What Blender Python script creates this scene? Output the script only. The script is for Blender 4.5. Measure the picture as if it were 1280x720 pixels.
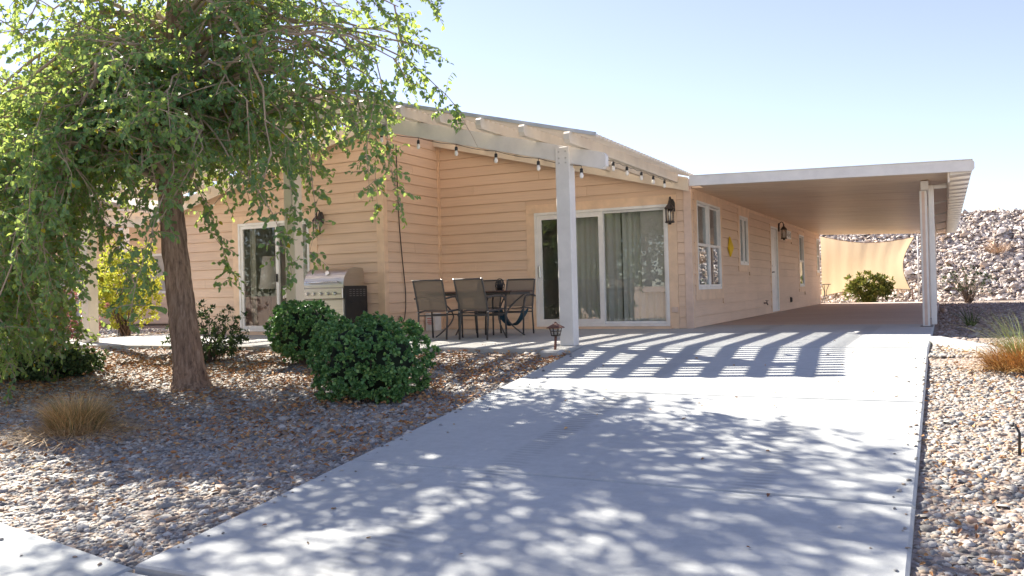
import bpy, math, random
import numpy as np
from mathutils import Vector, Matrix

for o in list(bpy.data.objects):
    bpy.data.objects.remove(o)
SC = bpy.context.scene
COL = SC.collection
R = math.radians
rng = np.random.default_rng(7)
random.seed(7)

# ------------------------------------------------------------------ camera
CAM_H = 0.70
cd = bpy.data.cameras.new('camera')
cam = bpy.data.objects.new('camera', cd)
COL.objects.link(cam)
yaw, pitch, roll = R(26.8426), R(0.2006), R(-1.4751)
cy, sy, cp, sp = math.cos(yaw), math.sin(yaw), math.cos(pitch), math.sin(pitch)
fw = Vector((-sy * cp, cy * cp, sp))
rt = Vector((cy, sy, 0))
up = rt.cross(fw)
rt2 = math.cos(roll) * rt + math.sin(roll) * up
up2 = -math.sin(roll) * rt + math.cos(roll) * up
mw = Matrix((rt2, up2, -fw)).transposed().to_4x4()
mw.translation = Vector((0, 0, CAM_H))
cam.matrix_world = mw
cd.sensor_width = 36
cd.lens = 1067.65 / 1280 * 36
cd.clip_start = 0.05
cd.clip_end = 2000
SC.camera = cam

# ------------------------------------------------------------------ sky, sun, exposure
LD = Vector((1.043, -0.43, -1.0)).normalized()          # the way sunlight travels
SUN_EL = math.asin(-LD.z)
SUN_AZ = math.atan2(-LD.x, -LD.y)                        # clockwise from +Y
w = bpy.data.worlds.new('World')
SC.world = w
w.use_nodes = True
nt = w.node_tree
bg = nt.nodes['Background']
sky = nt.nodes.new('ShaderNodeTexSky')
sky.sky_type = 'NISHITA'
sky.sun_disc = False
sky.sun_elevation = SUN_EL
sky.sun_rotation = SUN_AZ
sky.air_density = 1.0
sky.dust_density = 0.1
sky.ozone_density = 3.5
hs = nt.nodes.new('ShaderNodeHueSaturation')             # a hazier, whiter desert sky
hs.inputs['Hue'].default_value = 0.522
hs.inputs['Saturation'].default_value = 0.76
hs.inputs['Value'].default_value = 0.49
nt.links.new(sky.outputs[0], hs.inputs['Color'])
nt.links.new(hs.outputs[0], bg.inputs[0])
bg.inputs[1].default_value = 0.108
sl = bpy.data.lights.new('sun', 'SUN')
sl.energy = 3.7
sl.angle = R(0.53)
sl.color = (1.0, 0.93, 0.83)
so = bpy.data.objects.new('sun', sl)
COL.objects.link(so)
so.rotation_euler = LD.to_track_quat('-Z', 'Y').to_euler()
so.location = (-20, 10, 30)
SC.view_settings.view_transform = 'Standard'
SC.view_settings.look = 'None'
SC.view_settings.exposure = 2.08
SC.view_settings.gamma = 1.0
SC.cycles.max_bounces = 10
SC.cycles.diffuse_bounces = 7
SC.cycles.transparent_max_bounces = 16

# ------------------------------------------------------------------ helpers: objects
WL = {}


def tag(o, label=None, cat=None, group=None, kind=None):
    if label: o['label'] = label
    if cat: o['category'] = cat
    if group: o['group'] = group
    if kind: o['kind'] = kind
    return o


def thing(name, loc, label, cat, group=None):
    o = bpy.data.objects.new(name, None)
    o.empty_display_size = 0.2
    COL.objects.link(o)
    o.location = loc
    WL[o.name] = Vector(loc)
    return tag(o, label, cat, group)


def link(name, me, parent=None):
    o = bpy.data.objects.new(name, me)
    COL.objects.link(o)
    if parent is not None:
        o.parent = parent
        WL[o.name] = WL[parent.name]
    else:
        WL[o.name] = Vector((0, 0, 0))
    return o


class MB:
    """collects shapes in world coordinates, then links them as one mesh object"""

    def __init__(s):
        s.v, s.f, s.sm, s.mi = [], [], [], []

    def add(s, vs, fs, smooth=False, mi=0):
        n = len(s.v)
        s.v += [tuple(v) for v in vs]
        for f in fs:
            s.f.append(tuple(n + i for i in f))
            s.sm.append(smooth)
            s.mi.append(mi)
        return s

    def hexa(s, p, mi=0):
        return s.add(p, [(3, 2, 1, 0), (4, 5, 6, 7), (0, 1, 5, 4), (1, 2, 6, 5), (2, 3, 7, 6), (3, 0, 4, 7)], mi=mi)

    def box(s, x0, x1, y0, y1, z0, z1, mi=0):
        return s.hexa([(x0, y0, z0), (x1, y0, z0), (x1, y1, z0), (x0, y1, z0),
                       (x0, y0, z1), (x1, y0, z1), (x1, y1, z1), (x0, y1, z1)], mi)

    def bbox(s, x0, x1, y0, y1, z0, z1, b=0.006, mi=0):
        """box with chamfered edges along its longest axis and ends"""
        d = [x1 - x0, y1 - y0, z1 - z0]
        b = min(b, min(d) * 0.4)
        vs, c = [], ((x0, x1), (y0, y1), (z0, z1))
        idx = {}
        for k in range(3):
            for a in (0, 1):
                for i in (0, 1):
                    for j in (0, 1):
                        u, w_ = (k + 1) % 3, (k + 2) % 3
                        p = [0, 0, 0]
                        p[k] = c[k][a]
                        p[u] = c[u][i] + (b if i == 0 else -b)
                        p[w_] = c[w_][j] + (b if j == 0 else -b)
                        bits = [0, 0, 0]
                        bits[k], bits[u], bits[w_] = a, i, j
                        idx[(k, tuple(bits))] = len(vs)
                        vs.append(p)
        fs = []
        for k in range(3):
            u, w_ = (k + 1) % 3, (k + 2) % 3
            for a in (0, 1):
                q = []
                for i, j in ((0, 0), (1, 0), (1, 1), (0, 1)):
                    bits = [0, 0, 0]
                    bits[k], bits[u], bits[w_] = a, i, j
                    q.append(idx[(k, tuple(bits))])
                fs.append(q if a else q[::-1])
        for k in range(3):                       # edges parallel to k
            u, w_ = (k + 1) % 3, (k + 2) % 3
            for i in (0, 1):
                for j in (0, 1):
                    q = []
                    for f_, a in ((u, 0), (u, 1), (w_, 1), (w_, 0)):
                        bits = [0, 0, 0]
                        bits[k], bits[u], bits[w_] = a, i, j
                        q.append(idx[(f_, tuple(bits))])
                    fs.append(q if (i == j) == False else q[::-1])
        for bits in [(a, b_, c_) for a in (0, 1) for b_ in (0, 1) for c_ in (0, 1)]:
            q = [idx[(k, bits)] for k in range(3)]
            fs.append(q if sum(bits) % 2 else q[::-1])
        return s.add(vs, fs, mi=mi)

    def prism(s, poly, fn, mi=0):
        """poly: list of 2-D points (ccw); fn(u, v, side) -> 3-D point, side 0 back / 1 front"""
        n = len(poly)
        vs = [fn(a, b, 0) for a, b in poly] + [fn(a, b, 1) for a, b in poly]
        fs = [tuple(range(n))[::-1], tuple(range(n, 2 * n))]
        fs += [(i, (i + 1) % n, n + (i + 1) % n, n + i) for i in range(n)]
        return s.add(vs, fs, mi=mi)

    def tube(s, pts, r, n=8, cap=True, mi=0, smooth=True):
        pts = [Vector(p) for p in pts]
        rs = [float(q) for q in r] if isinstance(r, (list, tuple)) else [float(r)] * len(pts)
        vs, fs = [], []
        ref = None
        for i, p in enumerate(pts):
            t = (pts[min(i + 1, len(pts) - 1)] - pts[max(i - 1, 0)]).normalized()
            if ref is None:
                ref = Vector((0, 0, 1)) if abs(t.z) < 0.9 else Vector((1, 0, 0))
            a = t.cross(ref)
            if a.length < 1e-4:
                a = t.cross(Vector((1, 0.3, 0.2)))
            a.normalize()
            b = a.cross(t).normalized()
            ref = b
            for k in range(n):
                th = 2 * math.pi * k / n
                vs.append(p + rs[i] * (math.cos(th) * a + math.sin(th) * b))
        for i in range(len(pts) - 1):
            for k in range(n):
                k2 = (k + 1) % n
                fs.append((i * n + k, i * n + k2, (i + 1) * n + k2, (i + 1) * n + k))
        s.add(vs, fs, smooth, mi)
        if cap:
            m = len(s.v) - len(vs)
            s.f.append(tuple(m + k for k in range(n))[::-1]); s.sm.append(False); s.mi.append(mi)
            s.f.append(tuple(m + (len(pts) - 1) * n + k for k in range(n))); s.sm.append(False); s.mi.append(mi)
        return s

    def lathe(s, prof, c, n=16, mi=0, smooth=True, axis='z'):
        vs, fs = [], []
        for r_, z in prof:
            for k in range(n):
                th = 2 * math.pi * k / n + math.pi / n
                vs.append((c[0] + r_ * math.cos(th), c[1] + r_ * math.sin(th), c[2] + z))
        for i in range(len(prof) - 1):
            for k in range(n):
                k2 = (k + 1) % n
                fs.append((i * n + k, i * n + k2, (i + 1) * n + k2, (i + 1) * n + k))
        fs.append(tuple(range(n))[::-1])
        fs.append(tuple((len(prof) - 1) * n + k for k in range(n)))
        return s.add(vs, fs, smooth, mi)

    def build(s, name, mats, parent=None):
        me = bpy.data.meshes.new(name)
        off = WL[parent.name] if parent is not None else Vector((0, 0, 0))
        me.from_pydata([(v[0] - off.x, v[1] - off.y, v[2] - off.z) for v in s.v], [], s.f)
        for m in (mats if isinstance(mats, (list, tuple)) else [mats]):
            me.materials.append(m)
        me.polygons.foreach_set('use_smooth', s.sm)
        me.polygons.foreach_set('material_index', s.mi)
        me.update()
        return link(name, me, parent)


def raw_mesh(name, V, F, mat_, parent=None, attr=None, col=None, smooth=False):
    """fast mesh from numpy: V (n,3), F (m,k); attr = per-vertex float, col = per-vertex rgb"""
    me = bpy.data.meshes.new(name)
    off = WL[parent.name] if parent is not None else Vector((0, 0, 0))
    V = np.asarray(V, np.float32) - np.array(off, np.float32)
    m, k = F.shape
    me.vertices.add(len(V)); me.vertices.foreach_set('co', V.ravel())
    me.loops.add(m * k); me.loops.foreach_set('vertex_index', F.astype(np.int32).ravel())
    me.polygons.add(m)
    me.polygons.foreach_set('loop_start', np.arange(0, m * k, k, dtype=np.int32))
    me.polygons.foreach_set('loop_total', np.full(m, k, np.int32))
    me.polygons.foreach_set('use_smooth', np.full(m, smooth))
    if attr is not None:
        a = me.attributes.new('var', 'FLOAT', 'POINT'); a.data.foreach_set('value', attr.astype(np.float32))
    if col is not None:
        a = me.attributes.new('tone', 'FLOAT_COLOR', 'POINT')
        a.data.foreach_set('color', np.c_[col, np.ones(len(col))].astype(np.float32).ravel())
    me.materials.append(mat_)
    me.update(); me.validate()
    return link(name, me, parent)


def dup(o, parent=None):
    c = o.copy()
    COL.objects.link(c)
    if parent is not None:
        c.parent = parent
    for ch in list(o.children):
        dup(ch, c)
    return c


# ------------------------------------------------------------------ helpers: materials
class M:
    def __init__(s, name):
        s.m = bpy.data.materials.new(name)
        s.m.use_nodes = True
        s.t = s.m.node_tree
        s.b = s.t.nodes['Principled BSDF']
        s.out = s.t.nodes['Material Output']

    def n(s, typ, **kw):
        x = s.t.nodes.new(typ)
        for k, v in kw.items():
            if k in x.inputs.keys():
                x.inputs[k].default_value = v
            else:
                setattr(x, k, v)
        return x

    def l(s, a, b):
        s.t.links.new(a, b)
        return s

    def coords(s, scale=(1, 1, 1), kind='Object'):
        tc = s.n('ShaderNodeTexCoord')
        mp = s.n('ShaderNodeMapping')
        mp.inputs['Scale'].default_value = scale
        s.l(tc.outputs[kind], mp.inputs[0])
        return mp.outputs[0]

    def noise(s, vec, scale, detail=4, rough=0.6):
        x = s.n('ShaderNodeTexNoise')
        x.inputs['Scale'].default_value = scale
        x.inputs['Detail'].default_value = detail
        x.inputs['Roughness'].default_value = rough
        s.l(vec, x.inputs['Vector'])
        return x.outputs['Fac']

    def ramp(s, fac, stops):
        x = s.n('ShaderNodeValToRGB')
        e = x.color_ramp.elements
        while len(e) < len(stops):
            e.new(0.5)
        for i, (p, c) in enumerate(stops):
            e[i].position = p
            e[i].color = (*c, 1) if len(c) == 3 else c
        s.l(fac, x.inputs[0])
        return x.outputs[0]

    def mix(s, fac, a, b, mode='MIX'):
        x = s.n('ShaderNodeMix', data_type='RGBA', blend_type=mode)
        for i, v in ((0, fac), (6, a), (7, b)):
            if hasattr(v, 'is_linked'):
                s.l(v, x.inputs[i])
            elif i == 0:
                x.inputs[0].default_value = v
            else:
                x.inputs[i].default_value = (*v, 1)
        return x.outputs[2]

    def bump(s, h, strength=0.3, dist=0.01):
        x = s.n('ShaderNodeBump')
        x.inputs['Strength'].default_value = strength
        x.inputs['Distance'].default_value = dist
        s.l(h, x.inputs['Height'])
        s.l(x.outputs[0], s.b.inputs['Normal'])
        return s

    def col(s, c):
        if hasattr(c, 'is_linked'):
            s.l(c, s.b.inputs['Base Color'])
        else:
            s.b.inputs['Base Color'].default_value = (*c, 1)
        return s

    def set(s, **kw):
        for k, v in kw.items():
            s.b.inputs[k.replace('_', ' ')].default_value = v
        return s


def painted(name, c, rough=0.55, var=0.06, scale=(3, 3, 3), grain=0.15, dirt=0.12):
    m = M(name)
    v = m.coords(scale)
    n1 = m.noise(v, 1.5, 5)
    n2 = m.noise(m.coords((60, 60, 60)), 1.0, 3)
    dk = tuple(x * (1 - dirt) for x in c)
    lt = tuple(min(1, x * (1 + var)) for x in c)
    m.col(m.ramp(n1, [(0.3, dk), (0.62, lt)]))
    m.set(Roughness=rough)
    m.bump(n2, grain, 0.002)
    return m.m


def siding_mat(name, c):
    m = M(name)
    g = m.noise(m.coords((1.2, 1.2, 70)), 1.0, 6, 0.65)
    big = m.noise(m.coords((0.5, 0.5, 0.9)), 1.0, 3)
    oi = m.n('ShaderNodeObjectInfo')
    base = m.ramp(big, [(0.3, tuple(x * 0.90 for x in c)), (0.7, tuple(min(1, x * 1.05) for x in c))])
    rv = m.ramp(oi.outputs['Random'], [(0.0, (0.94, 0.94, 0.94)), (1.0, (1.03, 1.03, 1.03))])
    base = m.mix(1.0, base, rv, 'MULTIPLY')
    gr = m.ramp(g, [(0.35, (0.90, 0.90, 0.90)), (0.6, (1, 1, 1))])
    m.col(m.mix(1.0, base, gr, 'MULTIPLY'))
    m.set(Roughness=0.62)
    m.bump(g, 0.35, 0.003)
    return m.m


def metal(name, c, rough=0.35, met=1.0, scale=(2, 2, 120)):
    m = M(name)
    g = m.noise(m.coords(scale), 1.0, 4)
    m.col(m.ramp(g, [(0.3, tuple(x * 0.85 for x in c)), (0.7, c)]))
    m.set(Roughness=rough, Metallic=met)
    m.bump(g, 0.08, 0.001)
    return m.m


def leafy(name, stops, trans=0.35, tcol=(0.30, 0.42, 0.06), gloss=0.25):
    m = M(name)
    at = m.n('ShaderNodeAttribute', attribute_name='var')
    c = m.ramp(at.outputs['Fac'], stops)
    m.col(c).set(Roughness=0.45)
    m.b.inputs['Specular IOR Level'].default_value = gloss
    tr = m.n('ShaderNodeBsdfTranslucent')
    m.l(m.mix(0.55, c, tcol), tr.inputs[0])
    mx = m.n('ShaderNodeMixShader')
    mx.inputs[0].default_value = trans
    m.l(m.b.outputs[0], mx.inputs[1]); m.l(tr.outputs[0], mx.inputs[2])
    m.l(mx.outputs[0], m.out.inputs[0])
    return m.m


def toned(name, rough=0.8, bump=0.4, bscale=60):
    m = M(name)
    at = m.n('ShaderNodeAttribute', attribute_name='tone')
    n = m.noise(m.coords((bscale, bscale, bscale)), 1.0, 4)
    m.col(m.mix(1.0, at.outputs['Color'], m.ramp(n, [(0.3, (0.78, 0.78, 0.78)), (0.7, (1.08, 1.08, 1.08))]), 'MULTIPLY'))
    m.set(Roughness=rough)
    m.bump(n, bump, 0.004)
    return m.m


def glass(name, tint=(0.9, 0.95, 0.93), boost=1.0, rough=0.0):
    m = M(name)
    gl = m.n('ShaderNodeBsdfGlossy'); gl.inputs['Roughness'].default_value = rough
    gl.inputs['Color'].default_value = (0.95, 0.97, 1, 1)
    tp = m.n('ShaderNodeBsdfTransparent'); tp.inputs[0].default_value = (*tint, 1)
    ge = m.n('ShaderNodeNewGeometry')
    dt = m.n('ShaderNodeVectorMath', operation='DOT_PRODUCT')
    m.l(ge.outputs['Incoming'], dt.inputs[0]); m.l(ge.outputs['Normal'], dt.inputs[1])
    ab = m.n('ShaderNodeMath', operation='ABSOLUTE'); m.l(dt.outputs['Value'], ab.inputs[0])
    om = m.n('ShaderNodeMath', operation='SUBTRACT'); om.inputs[0].default_value = 1; m.l(ab.outputs[0], om.inputs[1])
    pw = m.n('ShaderNodeMath', operation='POWER'); m.l(om.outputs[0], pw.inputs[0]); pw.inputs[1].default_value = 5
    mu = m.n('ShaderNodeMath', operation='MULTIPLY_ADD')               # Schlick's law, the same from both sides of the pane
    m.l(pw.outputs[0], mu.inputs[0]); mu.inputs[1].default_value = 1 - 0.04 * boost; mu.inputs[2].default_value = 0.04 * boost
    mu.use_clamp = True
    mx = m.n('ShaderNodeMixShader')
    m.l(mu.outputs[0], mx.inputs[0]); m.l(tp.outputs[0], mx.inputs[1]); m.l(gl.outputs[0], mx.inputs[2])
    m.l(mx.outputs[0], m.out.inputs[0])
    return m.m


TAN = (0.79, 0.58, 0.415)
SIDING = siding_mat('tan_siding', TAN)
TRIM = painted('tan_trim', (0.79, 0.57, 0.385), 0.55)
TRIM2 = painted('taupe_trim', (0.70, 0.53, 0.42), 0.55)
WHITE = painted('white_frame', (0.80, 0.79, 0.75), 0.4, dirt=0.08)
PATIO = painted('almond_painted_wood', (0.74, 0.65, 0.52), 0.5, scale=(2, 2, 2), dirt=0.10)
POSTM = painted('white_painted_post', (0.72, 0.69, 0.64), 0.5, dirt=0.08)
ALU = painted('white_aluminium_fascia', (0.78, 0.75, 0.69), 0.38, dirt=0.07, grain=0.05)
ROOFM = painted('roof_shingle', (0.30, 0.24, 0.19), 0.9)
DARK = painted('dim_interior', (0.45, 0.43, 0.40), 0.9)
BLACK = painted('black_metal', (0.018, 0.018, 0.019), 0.45)
BRONZE = painted('bronze_metal', (0.045, 0.035, 0.028), 0.5)
RUST = painted('rusty_metal', (0.16, 0.07, 0.045), 0.7)
STEEL = metal('stainless_steel', (0.62, 0.58, 0.53), 0.32)
CHROME = metal('chrome_knob', (0.7, 0.7, 0.7), 0.2)
FRAME = painted('chair_frame', (0.075, 0.068, 0.062), 0.5)
CREAM = painted('cream_blind', (0.72, 0.60, 0.44), 0.7)
PANE = glass('window_glass', (0.96, 0.97, 0.96), 1.9)
PANE_L = glass('tinted_door_glass', (0.96, 0.95, 0.93), 1.5)
PANE_SIDE = glass('side_window_glass', (0.80, 0.84, 0.84), 1.3)
LAMPGLASS = glass('lamp_glass', (0.95, 0.95, 0.92), 1.6, 0.05)
BULBGLASS = painted('bulb_glass', (0.85, 0.82, 0.76), 0.12)
WOODBROWN = painted('brown_rim', (0.10, 0.055, 0.038), 0.5)
TEAL = painted('teal_cloth', (0.015, 0.06, 0.085), 0.85)
YEL = painted('yellow_metal', (0.75, 0.50, 0.02), 0.35)
CARD = painted('white_box_card', (0.72, 0.70, 0.68), 0.7)
PINKP = painted('red_print', (0.62, 0.25, 0.22), 0.7)


def sling_mat():
    m = M('sling_mesh_fabric')
    v = m.coords((260, 260, 260))
    wv = m.n('ShaderNodeTexChecker'); wv.inputs['Scale'].default_value = 1.0
    m.l(v, wv.inputs[0])
    m.col((0.19, 0.155, 0.12)).set(Roughness=0.75)
    tp = m.n('ShaderNodeBsdfTransparent')
    mx = m.n('ShaderNodeMixShader'); mx.inputs[0].default_value = 0.16
    m.l(m.b.outputs[0], mx.inputs[1]); m.l(tp.outputs[0], mx.inputs[2]); m.l(mx.outputs[0], m.out.inputs[0])
    return m.m


SLING = sling_mat()


def cloth_mat(name, c, trans=0.3):
    m = M(name)
    n = m.noise(m.coords((6, 6, 1.2)), 1.0, 3)
    m.col(m.ramp(n, [(0.3, tuple(x * 0.88 for x in c)), (0.7, c)])).set(Roughness=0.9)
    tr = m.n('ShaderNodeBsdfTranslucent'); tr.inputs[0].default_value = (*c, 1)
    mx = m.n('ShaderNodeMixShader'); mx.inputs[0].default_value = trans
    m.l(m.b.outputs[0], mx.inputs[1]); m.l(tr.outputs[0], mx.inputs[2]); m.l(mx.outputs[0], m.out.inputs[0])
    return m.m


CURT = cloth_mat('curtain_cloth', (0.70, 0.71, 0.65), 0.3)
CURT_W = cloth_mat('white_cloth', (0.75, 0.73, 0.70), 0.2)
SAIL = cloth_mat('sail_cloth', (0.90, 0.71, 0.45), 0.45)


def concrete(name, c, bounce_tint=None, tyre=False):
    m = M(name)
    n1 = m.noise(m.coords((0.55, 0.55, 0.55)), 1.0, 6, 0.6)
    n2 = m.noise(m.coords((14, 14, 14)), 1.0, 5, 0.7)
    n3 = m.noise(m.coords((220, 220, 220)), 1.0, 2, 0.6)
    br = m.noise(m.coords((2.0, 55, 2)), 1.0, 4, 0.6)         # broom finish across the slab
    base = m.ramp(n1, [(0.3, tuple(x * 0.88 for x in c)), (0.68, tuple(x * 1.06 for x in c))])
    base = m.mix(1.0, base, m.ramp(n2, [(0.25, (0.88, 0.88, 0.88)), (0.6, (1, 1, 1))]), 'MULTIPLY')
    base = m.mix(1.0, base, m.ramp(n3, [(0.3, (0.90, 0.90, 0.90)), (0.6, (1, 1, 1))]), 'MULTIPLY')
    base = m.mix(1.0, base, m.ramp(br, [(0.3, (0.94, 0.94, 0.94)), (0.6, (1, 1, 1))]), 'MULTIPLY')
    sp = m.noise(m.coords((1.6, 1.1, 1)), 1.0, 7, 0.75)
    base = m.mix(1.0, base, m.ramp(sp, [(0.60, (1, 1, 1)), (0.72, (0.80, 0.78, 0.76))]), 'MULTIPLY')
    if bounce_tint:  # streaky brown paints in warm bounce light from ceiling and house
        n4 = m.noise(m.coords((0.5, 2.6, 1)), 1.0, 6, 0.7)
        base = m.mix(m.ramp(n4, [(0.35, (0.15,) * 3), (0.7, (0.95,) * 3)]), base, bounce_tint)
    if tyre:
        tc = m.n('ShaderNodeTexCoord'); sx = m.n('ShaderNodeSeparateXYZ'); m.l(tc.outputs['Object'], sx.inputs[0])
        tot = None
        for xc in (-2.55, -1.0):
            a = m.n('ShaderNodeMath', operation='SUBTRACT'); m.l(sx.outputs[0], a.inputs[0]); a.inputs[1].default_value = xc
            b = m.n('ShaderNodeMath', operation='ABSOLUTE'); m.l(a.outputs[0], b.inputs[0])
            c_ = m.n('ShaderNodeMapRange'); c_.inputs[1].default_value = 0.08; c_.inputs[2].default_value = 0.13
            c_.inputs[3].default_value = 1; c_.inputs[4].default_value = 0
            m.l(b.outputs[0], c_.inputs[0])
            if tot is None:
                tot = c_.outputs[0]
            else:
                d = m.n('ShaderNodeMath', operation='ADD'); m.l(tot, d.inputs[0]); m.l(c_.outputs[0], d.inputs[1]); tot = d.outputs[0]
        wv = m.n('ShaderNodeTexWave', bands_direction='Y'); wv.inputs['Scale'].default_value = 5.5
        wv.inputs['Distortion'].default_value = 3.0; wv.inputs['Detail'].default_value = 2
        m.l(m.coords((1, 1, 1)), wv.inputs[0])
        patch = m.ramp(m.noise(m.coords((0.8, 0.5, 1)), 1.0, 3), [(0.38, (0,) * 3), (0.58, (1,) * 3)])
        k = m.n('ShaderNodeMath', operation='MULTIPLY'); m.l(tot, k.inputs[0]); m.l(wv.outputs['Fac'], k.inputs[1])
        k2 = m.n('ShaderNodeMath', operation='MULTIPLY'); m.l(k.outputs[0], k2.inputs[0]); m.l(patch, k2.inputs[1])
        k3 = m.n('ShaderNodeMath', operation='MULTIPLY'); m.l(k2.outputs[0], k3.inputs[0]); k3.inputs[1].default_value = 0.7
        base = m.mix(k3.outputs[0], base, tuple(x * 0.45 for x in c))
    m.col(base).set(Roughness=0.85)
    m.bump(n2, 0.25, 0.004)
    return m.m


CONC = concrete('driveway_concrete', (0.48, 0.495, 0.475), tyre=True)
CONC2 = concrete('patio_concrete', (0.48, 0.475, 0.44))
CONC3 = concrete('carport_concrete', (0.60, 0.51, 0.43), bounce_tint=(0.46, 0.35, 0.28))
SIDEW = concrete('sidewalk_concrete', (0.455, 0.475, 0.455))


def ground_mat(name, c1, c2, c3):
    m = M(name)
    vo = m.n('ShaderNodeTexVoronoi'); vo.inputs['Scale'].default_value = 38
    m.l(m.coords(), vo.inputs['Vector'])
    n = m.noise(m.coords((1.3, 1.3, 1.3)), 1.0, 5)
    a = m.mix(m.ramp(vo.outputs['Color'], [(0.2, (0,) * 3), (0.8, (1,) * 3)]), c1, c2)
    a = m.mix(m.ramp(n, [(0.45, (0,) * 3), (0.7, (0.7,) * 3)]), a, c3)
    m.col(a).set(Roughness=0.95)
    m.bump(vo.outputs['Distance'], 0.7, 0.02)
    return m.m


GROUND = ground_mat('gravel_soil', (0.24, 0.19, 0.15), (0.40, 0.34, 0.29), (0.26, 0.165, 0.10))
ASPH = ground_mat('worn_asphalt', (0.16, 0.155, 0.15), (0.20, 0.195, 0.19), (0.17, 0.165, 0.16))
HILLM = ground_mat('hill_soil', (0.30, 0.23, 0.19), (0.42, 0.34, 0.29), (0.25, 0.19, 0.16))
STONE = toned('gravel_stone', 0.75, 0.4, 70)
ROCK = toned('hill_rock', 0.85, 0.6, 14)
LITTER = toned('fallen_leaf', 0.8, 0.2, 90)
BLADE = toned('grass_blade', 0.7, 0.1, 40)


def bark_mat():
    m = M('tree_bark')
    n = m.noise(m.coords((26, 26, 3.2)), 1.0, 6, 0.7)
    n2 = m.noise(m.coords((3, 3, 1.5)), 1.0, 3)
    a = m.ramp(n, [(0.32, (0.10, 0.062, 0.042)), (0.52, (0.33, 0.22, 0.15)), (0.72, (0.50, 0.37, 0.27))])
    m.col(m.mix(1.0, a, m.ramp(n2, [(0.3, (0.75,) * 3), (0.7, (1.1, 1.06, 1.0))]), 'MULTIPLY')).set(Roughness=0.95)
    m.bump(n, 0.9, 0.03)
    return m.m


BARK = bark_mat()
TWIG = painted('twig_bark', (0.40, 0.30, 0.22), 0.85)
TWIG_D = painted('shrub_stem', (0.16, 0.11, 0.08), 0.85)
LEAF = leafy('tree_leaf', [(0.0, (0.075, 0.185, 0.125)), (0.45, (0.12, 0.26, 0.135)), (0.80, (0.23, 0.36, 0.09)),
                           (0.95, (0.15, 0.21, 0.03)), (1.0, (0.42, 0.30, 0.03))], 0.50, (0.66, 0.74, 0.10))
BOX_L = leafy('boxwood_leaf', [(0.0, (0.05, 0.135, 0.045)), (0.6, (0.12, 0.27, 0.085)), (1.0, (0.25, 0.40, 0.11))], 0.15,
              (0.12, 0.25, 0.04), 0.5)
DARK_L = leafy('dark_shrub_leaf', [(0.0, (0.025, 0.055, 0.025)), (1.0, (0.08, 0.13, 0.05))], 0.2, (0.14, 0.2, 0.04))
YEL_L = leafy('yellow_shrub_leaf', [(0.0, (0.16, 0.24, 0.03)), (0.5, (0.36, 0.40, 0.05)), (1.0, (0.58, 0.52, 0.06))], 0.45,
              (0.66, 0.68, 0.08))
OLE_L = leafy('oleander_leaf', [(0.0, (0.05, 0.08, 0.02)), (0.6, (0.12, 0.15, 0.03)), (1.0, (0.28, 0.26, 0.07))], 0.25,
              (0.35, 0.35, 0.06))
RED_L = leafy('red_shrub_leaf', [(0.0, (0.10, 0.045, 0.045)), (1.0, (0.34, 0.17, 0.15))], 0.3, (0.4, 0.15, 0.1))

# ------------------------------------------------------------------ the lie of the land
K, YB = 0.086, 9.90


def gz(y):
    """level of the sloping yard (driveway top)"""
    return -K * max(0.0, YB - max(y, 1.2))


def ground_z(x, y):
    if y > YB - 0.6:
        z = -0.07
        if x > -0.16:
            z = -0.045
    else:
        z = gz(y) - 0.045
    return z


# ground: one sheet to the horizon
mb = MB()
xs = [-400, -60, -30, -16, -12, -8, -4.1, -3.5, -1, -0.16, 0.4, 2, 6, 20, 80, 400]
ys = [-400, -60, -12, 1.0, 2.0, 3, 4.5, 6, 7.5, 9.0, 9.31, 9.9, 12, 16, 25, 31, 45, 120, 500]
vs = [(x, y, ground_z(x, y) if y > 1.0 else -0.90) for y in ys for x in xs]
nx = len(xs)
mb.add(vs, [(j * nx + i, j * nx + i + 1, (j + 1) * nx + i + 1, (j + 1) * nx + i) for j in range(len(ys) - 1) for i in range(nx - 1)])
g = mb.build('ground', GROUND); tag(g, kind='structure')
mb = MB(); mb.box(-300, 300, -9.5, 1.05, -1.2, -0.862)
tag(mb.build('street', ASPH), kind='structure')

# sidewalk (follows the slope, slightly skewed), driveway slabs, patio slab, carport slab


def slab(mb, pts, zf, th=0.14, bev=0.012):
    """polygon slab with rounded arris; pts ccw (x,y)"""
    n = len(pts)
    c = Vector((sum(p[0] for p in pts) / n, sum(p[1] for p in pts) / n))
    inn = []
    for p in pts:
        d = (c - Vector(p)).normalized() * bev * 1.4
        inn.append((p[0] + d.x, p[1] + d.y))
    vs = [(x, y, zf(x, y) - th) for x, y in pts] + [(x, y, zf(x, y) - bev) for x, y in pts] + [(x, y, zf(x, y)) for x, y in inn]
    fs = [tuple(range(2 * n, 3 * n))]
    for k in range(2):
        fs += [(k * n + i, k * n + (i + 1) % n, (k + 1) * n + (i + 1) % n, (k + 1) * n + i) for i in range(n)]
    mb.add(vs, fs)


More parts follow.
